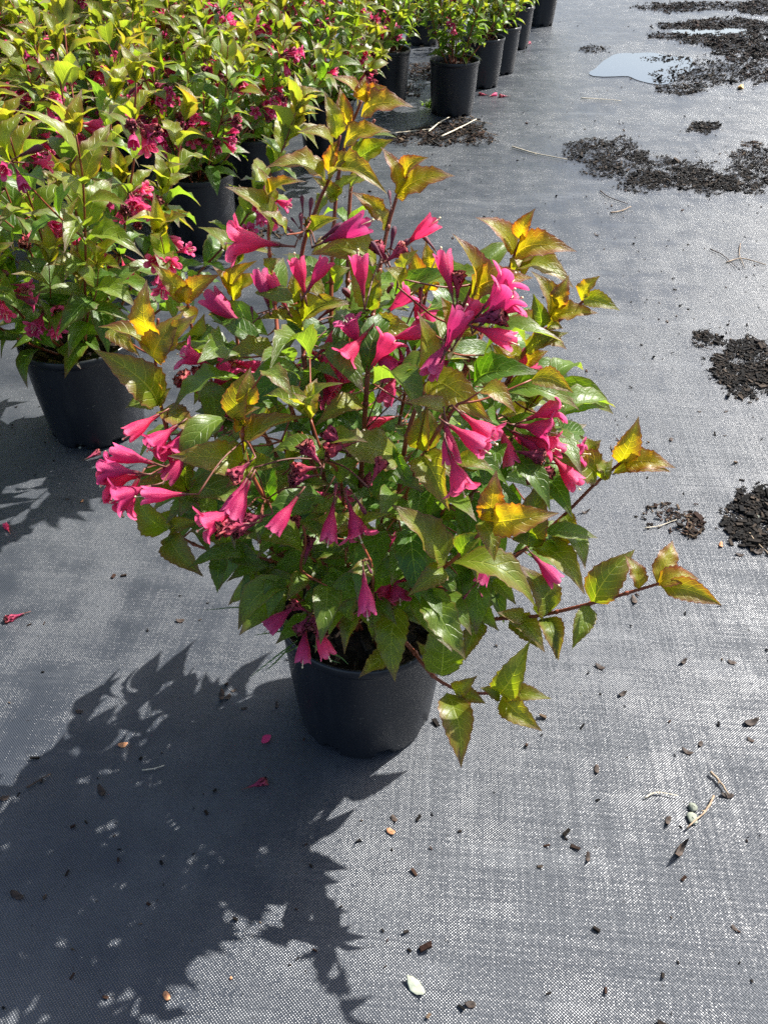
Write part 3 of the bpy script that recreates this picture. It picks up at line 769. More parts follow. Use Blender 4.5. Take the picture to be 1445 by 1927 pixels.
# flowers: (base px, mouth px, kind); each list is one cluster
o_, b_, d_, w_ = 'open', 'bell', 'bud', 'withered'
CLUSTERS = [
    [(527, 461, 428, 448, o_), (553, 440, 512, 404, d_), (568, 435, 566, 398, d_), (570, 400, 568, 366, d_), (583, 408, 586, 370, d_), (605, 450, 646, 418, d_), (610, 455, 690, 412, b_), (560, 425, 548, 408, d_)],
    [(684, 560, 676, 478, b_), (722, 492, 700, 452, d_), (735, 470, 742, 424, d_), (742, 478, 770, 448, d_), (762, 462, 817, 412, b_), (728, 492, 715, 470, w_), (735, 385, 732, 356, d_), (728, 490, 745, 478, w_)],
    [(574, 555, 560, 492, b_), (578, 548, 602, 508, b_)],
    [(540, 580, 512, 530, b_), (505, 575, 495, 535, b_), (535, 572, 532, 538, d_), (476, 600, 473, 575, d_)],
    [(455, 612, 392, 552, b_)],
    [(566, 605, 566, 576, d_), (582, 645, 584, 616, d_), (680, 580, 646, 540, d_), (720, 568, 738, 530, d_), (690, 600, 684, 582, d_), (600, 600, 632, 572, d_)],
    [(725, 590, 775, 545, o_), (775, 555, 795, 590, o_), (790, 575, 792, 538, d_), (745, 548, 752, 520, d_)],
    [(535, 690, 605, 694, b_), (585, 660, 640, 700, o_), (620, 670, 660, 710, o_), (600, 690, 585, 745, o_), (640, 690, 660, 650, w_), (600, 665, 625, 640, b_), (605, 700, 640, 735, o_), (650, 720, 610, 738, o_)],
    [(690, 625, 668, 650, o_), (700, 650, 735, 690, o_), (730, 640, 770, 628, b_), (752, 660, 768, 720, b_), (765, 650, 778, 690, w_), (680, 660, 668, 632, o_), (700, 690, 716, 664, o_)],
    [(385, 745, 332, 700, w_), (375, 740, 372, 685, w_), (395, 745, 440, 668, o_), (400, 690, 375, 678, o_), (395, 745, 425, 800, o_), (440, 680, 470, 686, b_)],
    [(290, 872, 208, 848, b_), (262, 890, 196, 880, o_), (265, 895, 200, 905, o_), (262, 900, 235, 945, o_), (285, 915, 250, 925, o_)],
    [(335, 800, 285, 835, o_), (345, 810, 318, 848, o_), (360, 800, 348, 820, o_), (300, 780, 275, 795, b_), (360, 850, 330, 880, b_)],
    [(350, 930, 295, 930, b_), (470, 870, 440, 895, w_)],
    [(860, 560, 862, 522, w_), (850, 555, 845, 530, b_), (900, 600, 975, 555, o_), (905, 610, 960, 545, o_), (890, 605, 955, 590, w_), (890, 615, 950, 635, b_), (910, 580, 950, 530, o_)],
    [(845, 640, 820, 680, b_), (860, 640, 875, 610, b_), (838, 660, 850, 630, b_)],
    [(838, 790, 850, 862, b_), (845, 800, 912, 842, b_), (868, 778, 922, 820, o_), (845, 850, 860, 890, o_)],
    [(940, 800, 965, 876, b_), (960, 810, 1020, 845, b_), (970, 800, 1045, 810, o_), (990, 790, 1035, 770, o_), (985, 820, 1045, 840, o_), (975, 850, 1030, 860, w_), (990, 860, 1010, 910, w_), (1000, 820, 1060, 848, b_)],
    [(1040, 860, 1088, 912, b_), (1040, 850, 1070, 850, o_), (1020, 880, 1000, 905, w_)],
    [(742, 785, 688, 798, b_)],
    [(630, 940, 632, 908, d_), (628, 945, 618, 1012, b_), (650, 930, 652, 915, d_), (655, 945, 676, 1005, o_), (668, 935, 690, 968, d_)],
    [(560, 935, 528, 978, b_), (470, 905, 460, 925, b_), (448, 960, 385, 985, o_), (470, 985, 400, 995, w_), (480, 985, 440, 1000, w_), (500, 970, 478, 975, w_)],
    [(745, 1060, 735, 1020, b_), (742, 1070, 720, 1112, o_), (748, 1070, 752, 1135, o_), (750, 1080, 778, 1092, w_), (740, 1060, 755, 1095, o_), (745, 1055, 765, 1085, w_)],
    [(684, 1078, 690, 1140, b_), (690, 1060, 700, 1080, d_)],
    [(555, 1140, 505, 1180, b_), (580, 1150, 558, 1140, w_), (582, 1160, 565, 1180, w_), (575, 1180, 570, 1238, b_), (600, 1150, 590, 1170, w_), (590, 1175, 610, 1215, b_), (588, 1165, 605, 1190, w_)],
    [(1003, 1045, 1050, 1095, b_), (885, 1110, 870, 1128, d_), (900, 1110, 908, 1125, d_), (930, 1040, 920, 1060, b_)],
    [(958, 722, 1008, 698, b_), (955, 715, 975, 690, b_), (870, 700, 880, 680, w_), (750, 700, 740, 720, b_)],
    [(660, 835, 605, 850, w_), (645, 840, 630, 825, w_), (595, 880, 545, 885, w_), (600, 870, 585, 850, w_), (590, 895, 560, 900, w_), (700, 905, 712, 880, w_), (465, 900, 455, 918, b_)],
    [(620, 930, 605, 930, b_), (600, 950, 640, 935, b_)],
    [(1008, 860, 990, 830, b_), (1005, 880, 1040, 890, w_), (860, 640, 840, 665, b_), (700, 880, 690, 905, w_)],
    [(815, 690, 800, 660, w_), (818, 470, 795, 440, d_), (560, 1010, 556, 985, w_), (575, 1050, 580, 1025, w_)],
]
for cl in CLUSTERS:
    q = cl[0]; cxp = sum(f[0] for f in cl) / len(cl); cyp = sum(f[1] for f in cl) / len(cl)
    n = nearest_px(cxp, cyp, 46)
    if n: td = n[3] - .035; anchor = n[1]
    else:
        p = shell(cxp, cyp, .98); td = (p - O).dot(fwd) - .01; anchor = nearest_3d(p)[1]
    td -= .008 + (.04 if cyp > 930 else 0)
    b = MB(); fl = []
    for bx, by, mx, my, kd in cl:
        bp = O + ray(bx, by) * (td + SR.uniform(-.012, .012))
        lat = math.hypot(mx - bx, my - by) / FPX * td
        mp_ = O + ray(mx, my) * ((bp - O).dot(fwd) - lat * SR.uniform(-.1, .45))
        L = (mp_ - bp).length
        if kd in (o_, b_) and L < .038: mp_ = bp + (mp_ - bp).normalized() * .038 if L > 1e-4 else bp + Vector((0, -.03, -.01))
        if kd == w_ and L < .024: mp_ = bp + (mp_ - bp).normalized() * .024
        if kd in (o_, b_) and (mp_ - bp).length > .055: bp = mp_ + (bp - mp_).normalized() * .055
        foot = bp - (mp_ - bp) * .28
        Q = catmull([anchor - B0, anchor.lerp(foot, .5) + Vector((0, 0, .006)) - B0, foot - B0], 4); b.tube(Q, .0009, 5)
        fl.append((bp, mp_, kd))
    clo = b.build('flower_cluster', [CALYX], shrub)
    for bp, mp_, kd in fl:
        me = SR.choice(FLOWERS[kd])
        wdt = {o_: SR.uniform(1.15, 1.4), b_: SR.uniform(1.0, 1.25), d_: SR.uniform(1.0, 1.25), w_: SR.uniform(1.2, 1.6)}[kd]
        obj(me.name.split('.')[0], me, clo, TB @ flower_matrix(bp, mp_, wdt))
# thin grass growing over the pot's edge
b = MB()
for (x0, y0, x1, y1, x2, y2) in ((560, 1205, 520, 1235, 470, 1275), (548, 1215, 520, 1245, 500, 1262), (565, 1195, 530, 1160, 490, 1150), (555, 1190, 500, 1140, 460, 1138), (560, 1180, 470, 1145, 385, 1148),
                                 (545, 1185, 515, 1190, 480, 1195), (590, 1215, 620, 1240, 640, 1248), (560, 1200, 540, 1178, 520, 1168), (570, 1210, 545, 1225, 528, 1230), (620, 1230, 640, 1236, 655, 1250)):
    P = [at_y(x0, y0, .66), at_y(x1, y1, .63), at_y(x2, y2, .62)]
    b.tube([p - B0 for p in catmull(P, 4)], [.0011] * 5 + [.0009, .0007, .0005, .0003], 4)
b.build('grass_tuft', [GRASS], shrub)

# ------------------------------------------------------------------ the block of shrubs behind
def gen_shrub(seed, w, h, nshoot, height, spread, flowers, near=False, leaf=.062, maxobj=300, side=2.2, name='potted_shrub'):
    rng = random.Random(seed)
    root = obj(name, None)
    obj('pot', pot_mesh(w, h, .85), root); obj('soil', soil_mesh(w, h, seed), root); soil_litter(root, w, h, seed, 200 if near else 90)
    specs = []; fls = []
    paths = []
    for i in range(nshoot):
        az = i * 2.39996 + rng.uniform(-.3, .3); f = (i + .5) / nshoot
        tilt = spread * math.sqrt(f) * rng.uniform(.8, 1.15); L = (height - h) * rng.uniform(.82, 1.08) / max(.62, math.cos(tilt * .8))
        p = Vector((math.cos(az), math.sin(az), 0)) * (w * .09 * math.sqrt(f) * 2) + Vector((0, 0, h * .86)); pts = [p.copy()]
        for k in range(9):
            t = k / 8; tl = tilt * (1.15 - .55 * t) + rng.uniform(-.06, .06); a2 = az + rng.uniform(-.12, .12)
            p = p + Vector((math.sin(tl) * math.cos(a2), math.sin(tl) * math.sin(a2), math.cos(tl))) * (L / 9); pts.append(p.copy())
        paths.append((pts, 1.0, i))
        for s_ in range(int(side + rng.random())):
            k = rng.randint(2, 6); p0 = pts[k]; a3 = az + rng.uniform(-1.5, 1.5); tl = rng.uniform(.55, 1.25); ls = L * rng.uniform(.22, .42)
            q = [p0.copy()]; pp = p0.copy()
            for j in range(4):
                pp = pp + Vector((math.sin(tl) * math.cos(a3), math.sin(tl) * math.sin(a3), math.cos(tl))) * (ls / 4); tl *= .86; q.append(pp.copy())
            paths.append((q, .6, i))
    mbs = [MB() for _ in range(nshoot)]
    for pts, thick, i in paths:
        P = catmull(pts, 3); n = len(P)
        mbs[i].tube(P, [.0030 * thick * (1 - .5 * k / (n - 1)) for k in range(n)], 6)
        acc = 0; turn = rng.uniform(0, 3); total = sum((P[k] - P[k - 1]).length for k in range(1, n)); run = 0
        for k in range(1, n):
            d = (P[k] - P[k - 1]).length; acc += d; run += d
            last = (k == n - 1)
            if (acc > .043 and run > (.05 if thick == 1 else .02)) or last:
                acc = 0; turn += 1.5708
                t = (P[k] - P[k - 1]).normalized(); ref = Vector((math.cos(turn), math.sin(turn), .0))
                x = (ref - t * ref.dot(t)).normalized()
                fr = run / total; yv = max(0, min(1, (fr - .5) * 1.5 + rng.uniform(-.12, .12))) * (1 if P[k].z > h + .1 else .3) * (.9 if near else .65)
                for rep in range(2 if last else 1):
                    if rep: x = t.cross(x)
                    for sg in (-1, 1):
                        up = (1.5 if last else .35 + .5 * fr); L = leaf * rng.uniform(.72, 1.18) * (.75 if last else 1)
                        dr = (x * sg + t * up + Vector((0, 0, rng.uniform(-.35, .05)))).normalized()
                        specs.append((i, P[k], dr, L, yv, rng.random(), min(1, yv * .55 + rng.uniform(-.15, .28)), t))
                if not last and .35 < fr < .92 and rng.random() < flowers and P[k].z > h + .12: fls.append((i, P[k], t))
    stems_ = [mb.build('stem', [STEM], root) for mb in mbs]
    ctr = Vector((0, 0, h + .12))
    specs.sort(key=lambda s: -((s[1] + s[2] * s[3] - ctr).length + (.05 if s[1].y < 0 else 0)))
    mass = []
    for q, (i, p, dr, L, yv, rn, br, t) in enumerate(specs):
        tip = p + dr * L
        if tip.z < .02: tip.z = .02
        M = frame(p, tip, t + Vector((0, 0, .55)) + Vector((rng.uniform(-.3, .3), rng.uniform(-.3, .3), 0)), L * rng.uniform(.85, 1.1))
        if q < maxobj: add_leaf(stems_[i], M, yv, rn, max(0, br), not near, rng)
        else: mass.append((M, yv, rn, max(0, br)))
    if mass: leaf_mass(root, mass, rng)
    for i, p, t in fls:
        az = math.atan2(p.y, p.x) + rng.uniform(-1.2, 1.2)
        b = MB(); items = []
        for j in range(rng.randint(4, 8)):
            a = az + rng.uniform(-.9, .9); el = rng.uniform(-.5, .6)
            dr = Vector((math.cos(a) * math.cos(el), math.sin(a) * math.cos(el), math.sin(el)))
            bp = p + dr * rng.uniform(.016, .034); mp_ = bp + (dr + Vector((0, 0, rng.uniform(-.7, .1)))).normalized() * rng.uniform(.03, .044)
            b.tube([p, bp - (mp_ - bp) * .25], [.0014, .001], 4); items.append((bp, mp_, rng.choices(('open', 'bell', 'withered', 'bud'), (5, 3, 2.2, 1))[0]))
        c = b.build('flower_cluster', [CALYX], root)
        for bp, mp_, kd in items:
            me = rng.choice(FLOWERS[kd]); obj(me.name.split('.')[0], me, c, flower_matrix(bp, mp_, rng.uniform(1.0, 1.3)))
    return root
def copy_tree(o, parent=None):
    c = o.copy(); COL.objects.link(c); c.parent = parent
    for ch in o.children: copy_tree(ch, c)
    return c
def setpos(o, x, y, rz, s):
    o.location = (x, y, 0); o.rotation_euler = (0, 0, rz); o.scale = (s, s, s)
BG = 'potted shrubs set out in the block behind'
s1 = gen_shrub(101, .233, .2175, 14, .72, .86, .2, True, .092, 300, 2.2)
setpos(s1, -.633, 1.49, .4, 1)
tag(s1, 'bushy pink-flowered shrub in a black pot at the block corner, mossy soil showing', 'potted plant', BG)
mo = MB(); mr = random.Random(4); C = []
for _ in range(420):
    a = mr.uniform(-2.6, -.6) - .4; r = .233 * mr.uniform(.30, .465); C.append((r * math.cos(a), r * math.sin(a), .2175 * .88))
chips(mo, C, .006, mr, [(.08, .07, .015), (.13, .09, .025), (.05, .06, .012), (.10, .05, .02)], 1.2, .8)
o = mo.build('moss', [MULCH], s1, False, True); o['kind'] = 'stuff'
pA = gen_shrub(202, .225, .225, 12, .66, .80, .55, False, .092, 300, 2.2)
pB = gen_shrub(303, .225, .225, 13, .72, .84, .22, False, .088, 300, 2.3)
pC = gen_shrub(404, .233, .2295, 12, .64, .62, .05, False, .076, 300, 2.3)
first = {id(pA): True, id(pB): True, id(pC): True}
def place(p, x, y, rz, s, label, group=BG):
    if first[id(p)]: o = p; first[id(p)] = False
    else: o = copy_tree(p)
    setpos(o, x, y, rz, s); tag(o, label, 'potted plant', group); return o
place(pA, -.585, 2.54, .3, 1.0, 'pink-blossomed shrub whose grey-sheened pot stands next behind the corner shrub')
place(pB, -.475, 2.98, 1.9, .98, 'shrub with trailing pink blossom, second black pot back along the block edge')
place(pB, -.25, 3.47, 3.6, 1.0, 'leafy yellow-green shrub with few blossoms, third pot back along the block edge')
place(pC, -.02, 4.45, 1.0, 1.0, 'sparse-flowered shrub whose dark pot stands beside the bark-littered gap')
IN = 'pink-flowered shrub inside the block, its pot hidden by the shrubs before it'
for i, (x, y, pr) in enumerate(((-1.10, 2.06, pA), (-.98, 2.62, pA), (-.94, 3.12, pA), (-1.42, 2.55, pB), (-1.36, 3.2, pA), (-.72, 3.62, pB), (-1.2, 3.75, pC), (-.48, 4.12, pB), (-1.75, 3.5, pB),
                                 (-.95, 4.3, pB), (-1.65, 4.3, pA), (-.5, 4.8, pC), (-1.2, 4.95, pB))):
    place(pr, x, y, i * 1.7 + .5, .95 + .07 * (i % 3), IN, 'flowering shrubs packed inside the block')
place(pB, -1.13, 1.46, 4.4, .98, 'shrub beside the mossy-pot corner shrub, only some leafy branches showing')
COLG = 'black pots of the second row of shrubs'
place(pC, .297, 4.225, 5.0, 1.0, 'leafy shrub in a black pot standing just behind the bark pile', COLG)
for i, (x, y, l) in enumerate(((.475, 4.80, 'yellow-green shrub tucked directly behind the bark-pile pot'), (.60, 5.14, 'shrub in the third pot back along the second row'),
                               (.77, 5.86, 'shrub in the fourth pot back along the second row'), (1.06, 6.72, 'shrub in the last visible pot, set apart at the far end of the row'))):
    place(pC, x, y, 1.3 + 2.1 * i, 1.0, l, COLG)
for i, (x, y) in enumerate(((-.06, 5.35), (.2, 5.95), (.42, 6.7))):
    place(pC, x, y, .9 + 1.9 * i, 1.05, 'green shrub standing in shade behind the second row of pots', 'shaded shrubs behind the second row')

# ------------------------------------------------------------------ mulch drifts, crumbs
def drift(label, blobs, size, dens, seed, cols=DARK, zmax=.006):
    rng = random.Random(seed); mb = MB(); C = []
    for cx, cy, rx, ry, n in blobs:
        k = 0
        while k < n * dens * 2.1:
            a = rng.uniform(0, 6.28); r = math.sqrt(rng.random()) * (1.0 if rng.random() < .93 else rng.uniform(1, 1.35))
            q = 1 + .5 * mnoise.noise(Vector((math.cos(a) * 2.2 + cx * .01, math.sin(a) * 2.2, cy * .013))) + .22 * mnoise.noise(Vector((math.cos(a) * 7 + cx, math.sin(a) * 7, cy)))
            p = at_z(cx + rx * r * q * math.cos(a), cy + ry * r * q * math.sin(a))
            nz = mnoise.noise(Vector((p.x * 14, p.y * 14, seed)))
            k += 1
            if nz < -.28 and rng.random() < .75: continue
            C.append((p.x, p.y, .001 + zmax * rng.random() ** 2 * max(0, 1 - r)))
    chips(mb, C, size * .58, rng, cols, .45, .6)
    o = mb.build('bark_mulch', [MULCH], None, False, True)
    tag(o, label, 'bark mulch', None, 'stuff'); return o
drift('long dark drift of bark mulch curving across the open fabric', [(1150, 292, 78, 30, 900), (1215, 318, 95, 26, 900), (1290, 335, 90, 20, 900), (1370, 345, 85, 20, 900), (1420, 310, 45, 32, 600), (1110, 275, 45, 14, 200), (1200, 350, 40, 12, 150)], .011, 1.25, 1)
drift('round pile of black bark mulch with a narrow tail', [(1402, 690, 62, 52, 1500), (1335, 640, 32, 13, 110), (1440, 700, 50, 48, 800), (1322, 630, 20, 9, 70)], .0095, 1.1, 2)
drift('black mulch heap holding a bluish pebble and twigs', [(1412, 975, 52, 44, 800), (1445, 975, 40, 50, 550), (1425, 1018, 30, 20, 120)], .0105, 1.0, 3)
drift('loose brown fibres and chips scattered beside the mulch heap', [(1250, 975, 38, 22, 70), (1300, 985, 28, 20, 90), (1300, 1005, 18, 10, 30), (1240, 960, 30, 12, 20)], .010, 1, 4, BROWN, .003)
drift('brown bark and straw pile before the second row of pots', [(845, 252, 65, 22, 900), (780, 262, 50, 12, 350), (870, 240, 40, 18, 300), (905, 262, 30, 12, 60)], .013, 1.1, 5, BROWN + DARK[:3])
drift('wide banks of mulch lying beyond the puddle', [(1320, 12, 115, 9, 1100), (1360, 45, 95, 11, 1100), (1300, 50, 70, 7, 500), (1400, 88, 70, 24, 1400), (1440, 120, 45, 34, 900), (1345, 75, 75, 12, 700), (1270, 68, 55, 6, 260), (1435, 15, 50, 16, 900), (1440, 60, 40, 12, 500), (1260, 18, 60, 6, 250)], .018, 1.0, 6, DARK + BROWN[:2], .008)
drift('wet mulch strewn through the edge of the puddle', [(1290, 150, 70, 22, 520), (1330, 135, 75, 24, 520), (1250, 112, 50, 7, 120), (1115, 93, 26, 7, 110), (1280, 170, 45, 9, 260), (1370, 140, 40, 20, 240)], .014, 1.0, 7, DARK, .002)
drift('small isolated clump of mulch on the bare fabric', [(1325, 240, 28, 11, 330), (1312, 236, 14, 7, 80)], .012, 1, 8)
drift('tiny patch of brown mulch crumbs by the mulch drift', [(1415, 272, 18, 6, 90), (1390, 290, 40, 6, 40)], .012, 1, 9, BROWN)
drift('dry brown litter lying between the two blocks of pots', [(790, 130, 40, 12, 260), (760, 170, 36, 16, 260), (800, 140, 30, 14, 160), (400, 462, 45, 8, 160), (480, 440, 60, 10, 60)], .013, 1, 10, BROWN, .003)
# crumbs strewn everywhere
rng = random.Random(77); mb = MB(); C = []
while len(C) < 900:
    px, py = rng.uniform(-50, 1500), 1927 * rng.random() ** 1.5 + 40
    dens = (.30 if px < 700 else .55) + (.45 if py < 620 and px > 900 else 0)
    p = at_z(px, py); dens *= .6 + 1.2 * max(0, mnoise.noise(Vector((p.x * 3, p.y * 3, 2))))
    if rng.random() < dens * (.55 if py > 1000 else 1): C.append((p.x, p.y, .0005))
chips(mb, C, .0056, rng, DARK + BROWN, .5, .3)
tag(mb.build('soil_crumbs', [MULCH], None, False, True), 'fine dark soil crumbs strewn thinly over the whole fabric', 'soil crumbs', None, 'stuff')

# ------------------------------------------------------------------ single bits of litter
def twig(pxs, r, mat, label, group=None, name='twig', z=.0):
    rng = random.Random(int(pxs[0][0] * 7 + pxs[0][1])); P = [at_z(x, y, .002) for x, y in pxs]
    c = sum(P, Vector()) / len(P); c.z = 0
    P = [p - c + Vector((0, 0, r + z + .0015 * rng.random())) for p in P]
    Q = catmull(P, 5); n = len(Q); b = MB()
    b.tube([q + Vector((rng.uniform(-1, 1), rng.uniform(-1, 1), 0)) * r * .35 for q in Q], [r * (1 - .45 * k / (n - 1)) * rng.uniform(.85, 1.15) for k in range(n)], 6)
    k = n // 2; s_ = (Q[k] - Q[k - 1]).cross(Vector((0, 0, 1))).normalized() * r * 4
    b.tube([Q[k], Q[k] + s_ * .6 + (Q[k] - Q[k - 1]) * .6], [r * .7, r * .35], 5)
    o = b.build(name, [mat]); o.location = c; tag(o, label, name.replace('_', ' '), group); return o
SG = 'dry stems lying on the fabric'
twig([(1335, 1455), (1352, 1472), (1370, 1497)], .0022, TWIG, 'short split twig pointing at the dark husk near the two pebbles', SG)
twig([(1342, 1500), (1325, 1528), (1290, 1560)], .0016, TWIG, 'thin twig lying against the two green-grey pebbles', SG)
twig([(1212, 1502), (1235, 1493), (1274, 1499)], .0012, STRAW, 'curved thin straw beside the two green-grey pebbles', SG, 'straw')
twig([(268, 1450), (290, 1447), (310, 1441)], .0010, STRAW, 'pale straw lying in the shrub shadow', SG, 'straw')
twig([(52, 1484), (75, 1470), (98, 1457)], .0017, CHIP, 'dark brown twig lying in the shrub shadow', SG)
twig([(963, 278), (1005, 290), (1066, 302)], .0032, STRAW, 'long pale straw running into the mulch drift', SG, 'straw')
twig([(1092, 186), (1130, 188), (1168, 191)], .0028, STRAW, 'straight pale straw lying alone on the grey fabric', SG, 'straw')
twig([(722, 254), (760, 250), (812, 244)], .0030, STRAW, 'pale straw at the side of the brown bark pile', SG, 'straw')
twig([(830, 262), (862, 247), (895, 230)], .0036, STRAW, 'thick pale straw lying across the brown bark pile', SG, 'straw', .008)
twig([(806, 253), (825, 237), (845, 225)], .0030, STRAW, 'short pale straw slanting over the brown bark pile', SG, 'straw', .008)
twig([(862, 221), (895, 228), (925, 235)], .0022, TWIG, 'thin grey stem at the foot of the black pot behind the bark pile', SG)
twig([(905, 245), (920, 252), (938, 257)], .0018, TWIG, 'short thin stem pointing away from the brown bark pile', SG)
twig([(1148, 402), (1168, 399), (1186, 391)], .0030, TWIG, 'knobbly grey twig lying below the mulch drift', SG)
twig([(1128, 360), (1145, 372), (1180, 385)], .0022, CHIP, 'dark forked twig lying between the mulch drift and the knobbly twig', SG)
twig([(1365, 495), (1395, 488), (1440, 500)], .0022, TWIG, 'reddish dry twig in the small tangle of stems', SG)
twig([(1335, 470), (1360, 482), (1385, 505)], .0018, CHIP, 'dark thin twig in the small tangle of stems', SG)
twig([(1392, 460), (1390, 480), (1400, 505)], .0018, TWIG, 'upright-lying grey twig in the small tangle of stems', SG)
twig([(1212, 995), (1240, 990), (1275, 978)], .0011, STRAW, 'fine straw curving through the loose brown fibres', SG, 'straw')
twig([(1408, 1005), (1420, 1020), (1445, 1045)], .0018, TWIG, 'brown twig sticking out of the black mulch heap', SG)
twig([(1300, 640), (1315, 652), (1340, 660)], .0014, CHIP, 'dark thin twig beside the round mulch pile', SG)
twig([(1410, 632), (1430, 645), (1447, 660)], .0014, CHIP, 'fine black stem at the rim of the round mulch pile', SG)

def lump(px, py, size, mat, label, group, name, flat=.5, seed=0, stretch=1.0, cat=None):
    rng = random.Random(int(px * 13 + py)); p = at_z(px, py); n, rings = 9, 6; size *= .62; V = []; F = []
    a0 = rng.uniform(0, 6.28)
    for i in range(rings + 1):
        ph = math.pi * i / rings
        for k in range(n):
            a = 2 * math.pi * k / n; q = 1 + .5 * mnoise.noise(Vector((math.cos(a) * 1.4 + px, math.sin(a) * 1.4 + py, ph * 1.3)))
            x = math.sin(ph) * math.cos(a) * q * stretch; y = math.sin(ph) * math.sin(a) * q
            z = (math.cos(ph) * q) * flat
            bend = .25 * x * x if stretch > 1.3 else 0
            V.append(((x * math.cos(a0) - y * math.sin(a0)) * size * .5, (x * math.sin(a0) + y * math.cos(a0)) * size * .5, max(0.0, (z + flat * .75 + bend) * size * .5)))
    for i in range(rings):
        for k in range(n): F.append((i * n + k, (i + 1) * n + k, (i + 1) * n + (k + 1) % n, i * n + (k + 1) % n))
    o = obj(name, mesh(name, V, F, [mat])); o.location = (p.x, p.y, 0.0)
    tag(o, label, cat or name.replace('_', ' '), group); return o
lump(1302, 1521, .020, PEBBLE, 'rounder grey-green pebble of the touching pair', 'small stones on the fabric', 'pebble', .6)
lump(1300, 1541, .024, PEBBLE, 'pale angular pebble of the touching pair', 'small stones on the fabric', 'pebble', .4, 0, 1.2)
lump(1424, 975, .022, PEBBLE, 'bluish pebble bedded in the black mulch heap', 'small stones on the fabric', 'pebble', .6)
lump(152, 843, .012, PEBBLE, 'small grey pebble at the foot of the corner shrub pot', 'small stones on the fabric', 'pebble', .6)
lump(783, 1858, .022, PEBBLE, 'pale grey flake of stone lying on the sunlit fabric', 'small stones on the fabric', 'stone_flake', .12, 0, 1.8, 'stone')
for (x, y, s, st) in ((1410, 1361, .017, 1.6), (1411, 1393, .011, 1.3), (1317, 1401, .010, 1.2), (1292, 1416, .012, 1.8), (1122, 1449, .013, 1.1), (1256, 1545, .011, 1.8), (1278, 1603, .014, 2.6), (1367, 1498, .014, 1.4),
                      (1170, 1307, .010, 2.0), (1128, 1256, .014, 1.3), (1375, 1247, .013, 1.2), (1285, 1246, .010, 2), (1192, 1131, .017, 1.1), (885, 1891, .012, 1.4), (1380, 1747, .009, 1.2), (1105, 1615, .009, 2.0),
                      (340, 1169, .014, 1.3), (418, 1311, .014, 1.8), (430, 1312, .011, 1.5), (192, 1491, .013, 2.0), (150, 1340, .010, 1.4), (10, 1503, .012, 1.4), (35, 1687, .013, 1.9), (741, 1541, .011, 1.3),
                      (128, 940, .008, 1.2), (232, 972, .009, 1.2), (460, 1334, .008, 1.4), (521, 1328, .008, 1.6), (1240, 965, .012, 1.6), (1100, 965, .010, 2.2), (1262, 828, .013, 1.3), (1255, 606, .013, 1.3), (1272, 595, .008, 1.2),
                      (1315, 775, .009, 1.2), (1363, 820, .007, 1.2), (1150, 845, .008, 2.4), (1122, 443, .014, 2.0), (1150, 388, .012, 1.6), (1365, 775, .009, 1.3), (1390, 1045, .013, 1.2), (1425, 1040, .020, 1.6), (440, 1300, .008, 1.2)):
    lump(x, y, s, CHIP, 'small dark bark chip lying singly on the fabric', 'single bark chips', 'bark_chip', .2, 0, max(1.7, st * 1.3))
for (x, y, s, l) in ((735, 1566, .013, 'orange-brown papery husk lying on sunlit fabric clear of the pot'), (315, 1876, .011, 'orange-brown husk lying among the shadow tips of the leaves'),
                     (155, 944, .008, 'tan husk lying on fabric before the corner shrub pot'), (232, 1403, .013, 'tan husk within a little smear of soil in the shadow'), (1355, 1027, .013, 'tan wood sliver lying below the black mulch heap')):
    lump(x, y, s, TANCHIP, l, 'tan husks', 'husk', .35, 0, 1.7)
lump(1392, 167, .05, YELLOWLEAF, 'curled yellow-brown dead leaf beside the mulch banks', None, 'dead_leaf', .22, 0, 1.9)
lump(435, 1841, .006, TANCHIP, 'tiny yellow seed lying in the leaf shadows', None, 'seed', .8)
FG = 'blossoms fallen on the fabric'
def fallen(px, py, ang, size, kind, label):
    me = random.Random(int(px + py)).choice(FLOWERS[kind]); p = at_z(px, py); d = Vector((math.cos(ang), math.sin(ang), .03))
    o = obj('fallen_flower', me, None, flower_matrix(Vector((p.x, p.y, size * .11)) - d * size * .5, Vector((p.x, p.y, size * .12)) + d * size * .5))
    tag(o, label, 'fallen flower', FG)
fallen(15, 996, 2.2, .026, 'bell', 'fresh pink blossom fallen on shaded fabric')
fallen(28, 1164, 3.7, .034, 'withered', 'withered blossom with frayed tan end fallen on sunlit fabric')
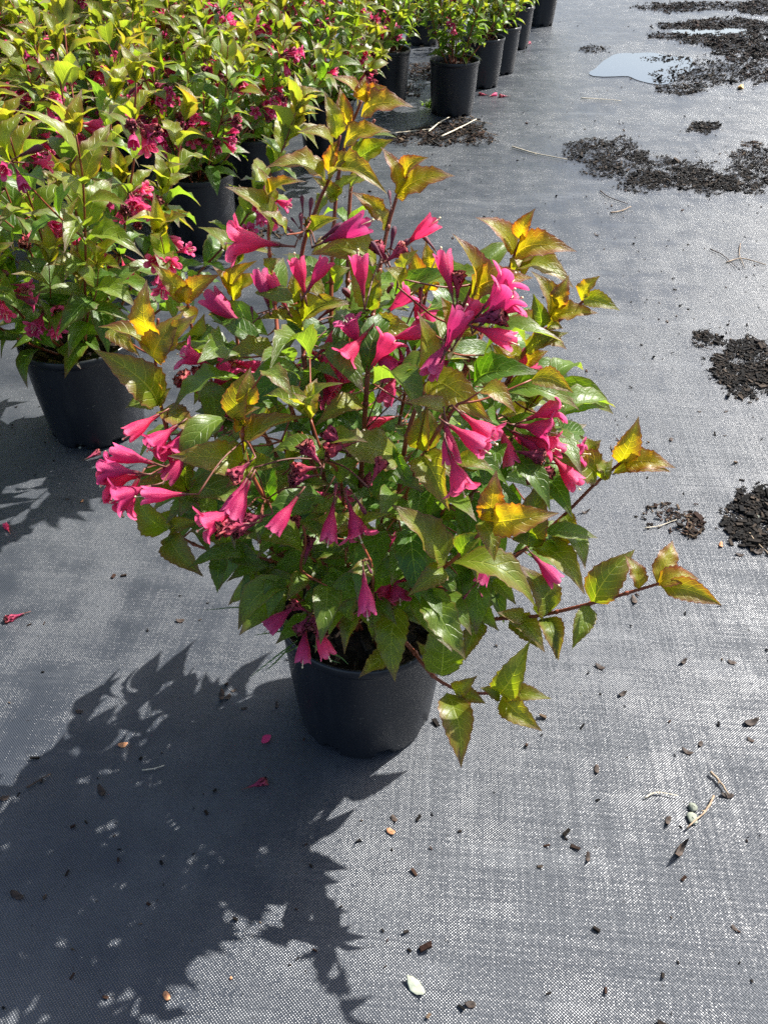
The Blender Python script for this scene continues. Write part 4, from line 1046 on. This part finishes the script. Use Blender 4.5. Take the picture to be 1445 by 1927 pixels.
fallen(178, 858, .9, .034, 'withered', 'withered blossom fallen at the foot of the corner shrub pot')
fallen(487, 1477, .4, .030, 'withered', 'shrivelled brown blossom fallen in the deep shadow of the pot')
fallen(885, 174, 1.1, .05, 'bell', 'pink blossom fallen close behind the bark-pile pot')
fallen(927, 181, .8, .05, 'bell', 'bright pink blossom fallen in the open beside the second row')
fallen(908, 180, 2.9, .05, 'withered', 'rust-red withered blossom between the pot and the bright pink blossom')
fallen(946, 183, 3.3, .05, 'withered', 'rust-red withered blossom farther from the pot than the bright pink one')
fallen(968, 84, .3, .05, 'withered', 'rust-red withered blossom in the little heap beside the second row')
fallen(980, 88, 2.3, .05, 'withered', 'dark withered blossom in the little heap beside the second row')
fallen(995, 83, 1.2, .05, 'withered', 'orange withered blossom beside the little heap of fallen blossoms')
def petal(px, py, l, size=.016):
    b = MB(); V = []; F = []
    for i in range(6):
        t = i / 5; w = math.sin(math.pi * min(.97, t * .9 + .08)) * .4
        for s_ in (-1, 0, 1): V.append((s_ * w * size, (t - .5) * size, .0015 + abs(s_) * .0025 * w * 2 + .003 * t))
    for i in range(5):
        for k in range(2): a = i * 3 + k; F.append((a, a + 1, a + 4, a + 3))
    b.add(V, F, 0, [(0, .7)] * len(V)); o = b.build('fallen_petal', [PETAL]); p = at_z(px, py); o.location = p; o.rotation_euler = (0, 0, -.8); tag(o, l, 'petal')
petal(502, 1393, 'single pink petal lying on the shaded fabric beside the pot')
# small weed at the foot of the pot behind the bark pile
wd = obj('weed', None, None, Matrix.Translation(at_z(803, 205))); tag(wd, 'low green weed growing at the foot of the pot behind the bark pile', 'weed'); wr = random.Random(6)
for k in range(26):
    a = wr.uniform(0, 6.28); p = Vector((wr.uniform(-.025, .025), wr.uniform(-.03, .03), wr.uniform(.0, .02)))
    q = p + Vector((math.cos(a) * .022, math.sin(a) * .022, wr.uniform(.008, .03)))
    l_ = add_leaf(wd, frame(p, q, Vector((0, 0, 1)), .03), .1, wr.random(), 0, True, wr)
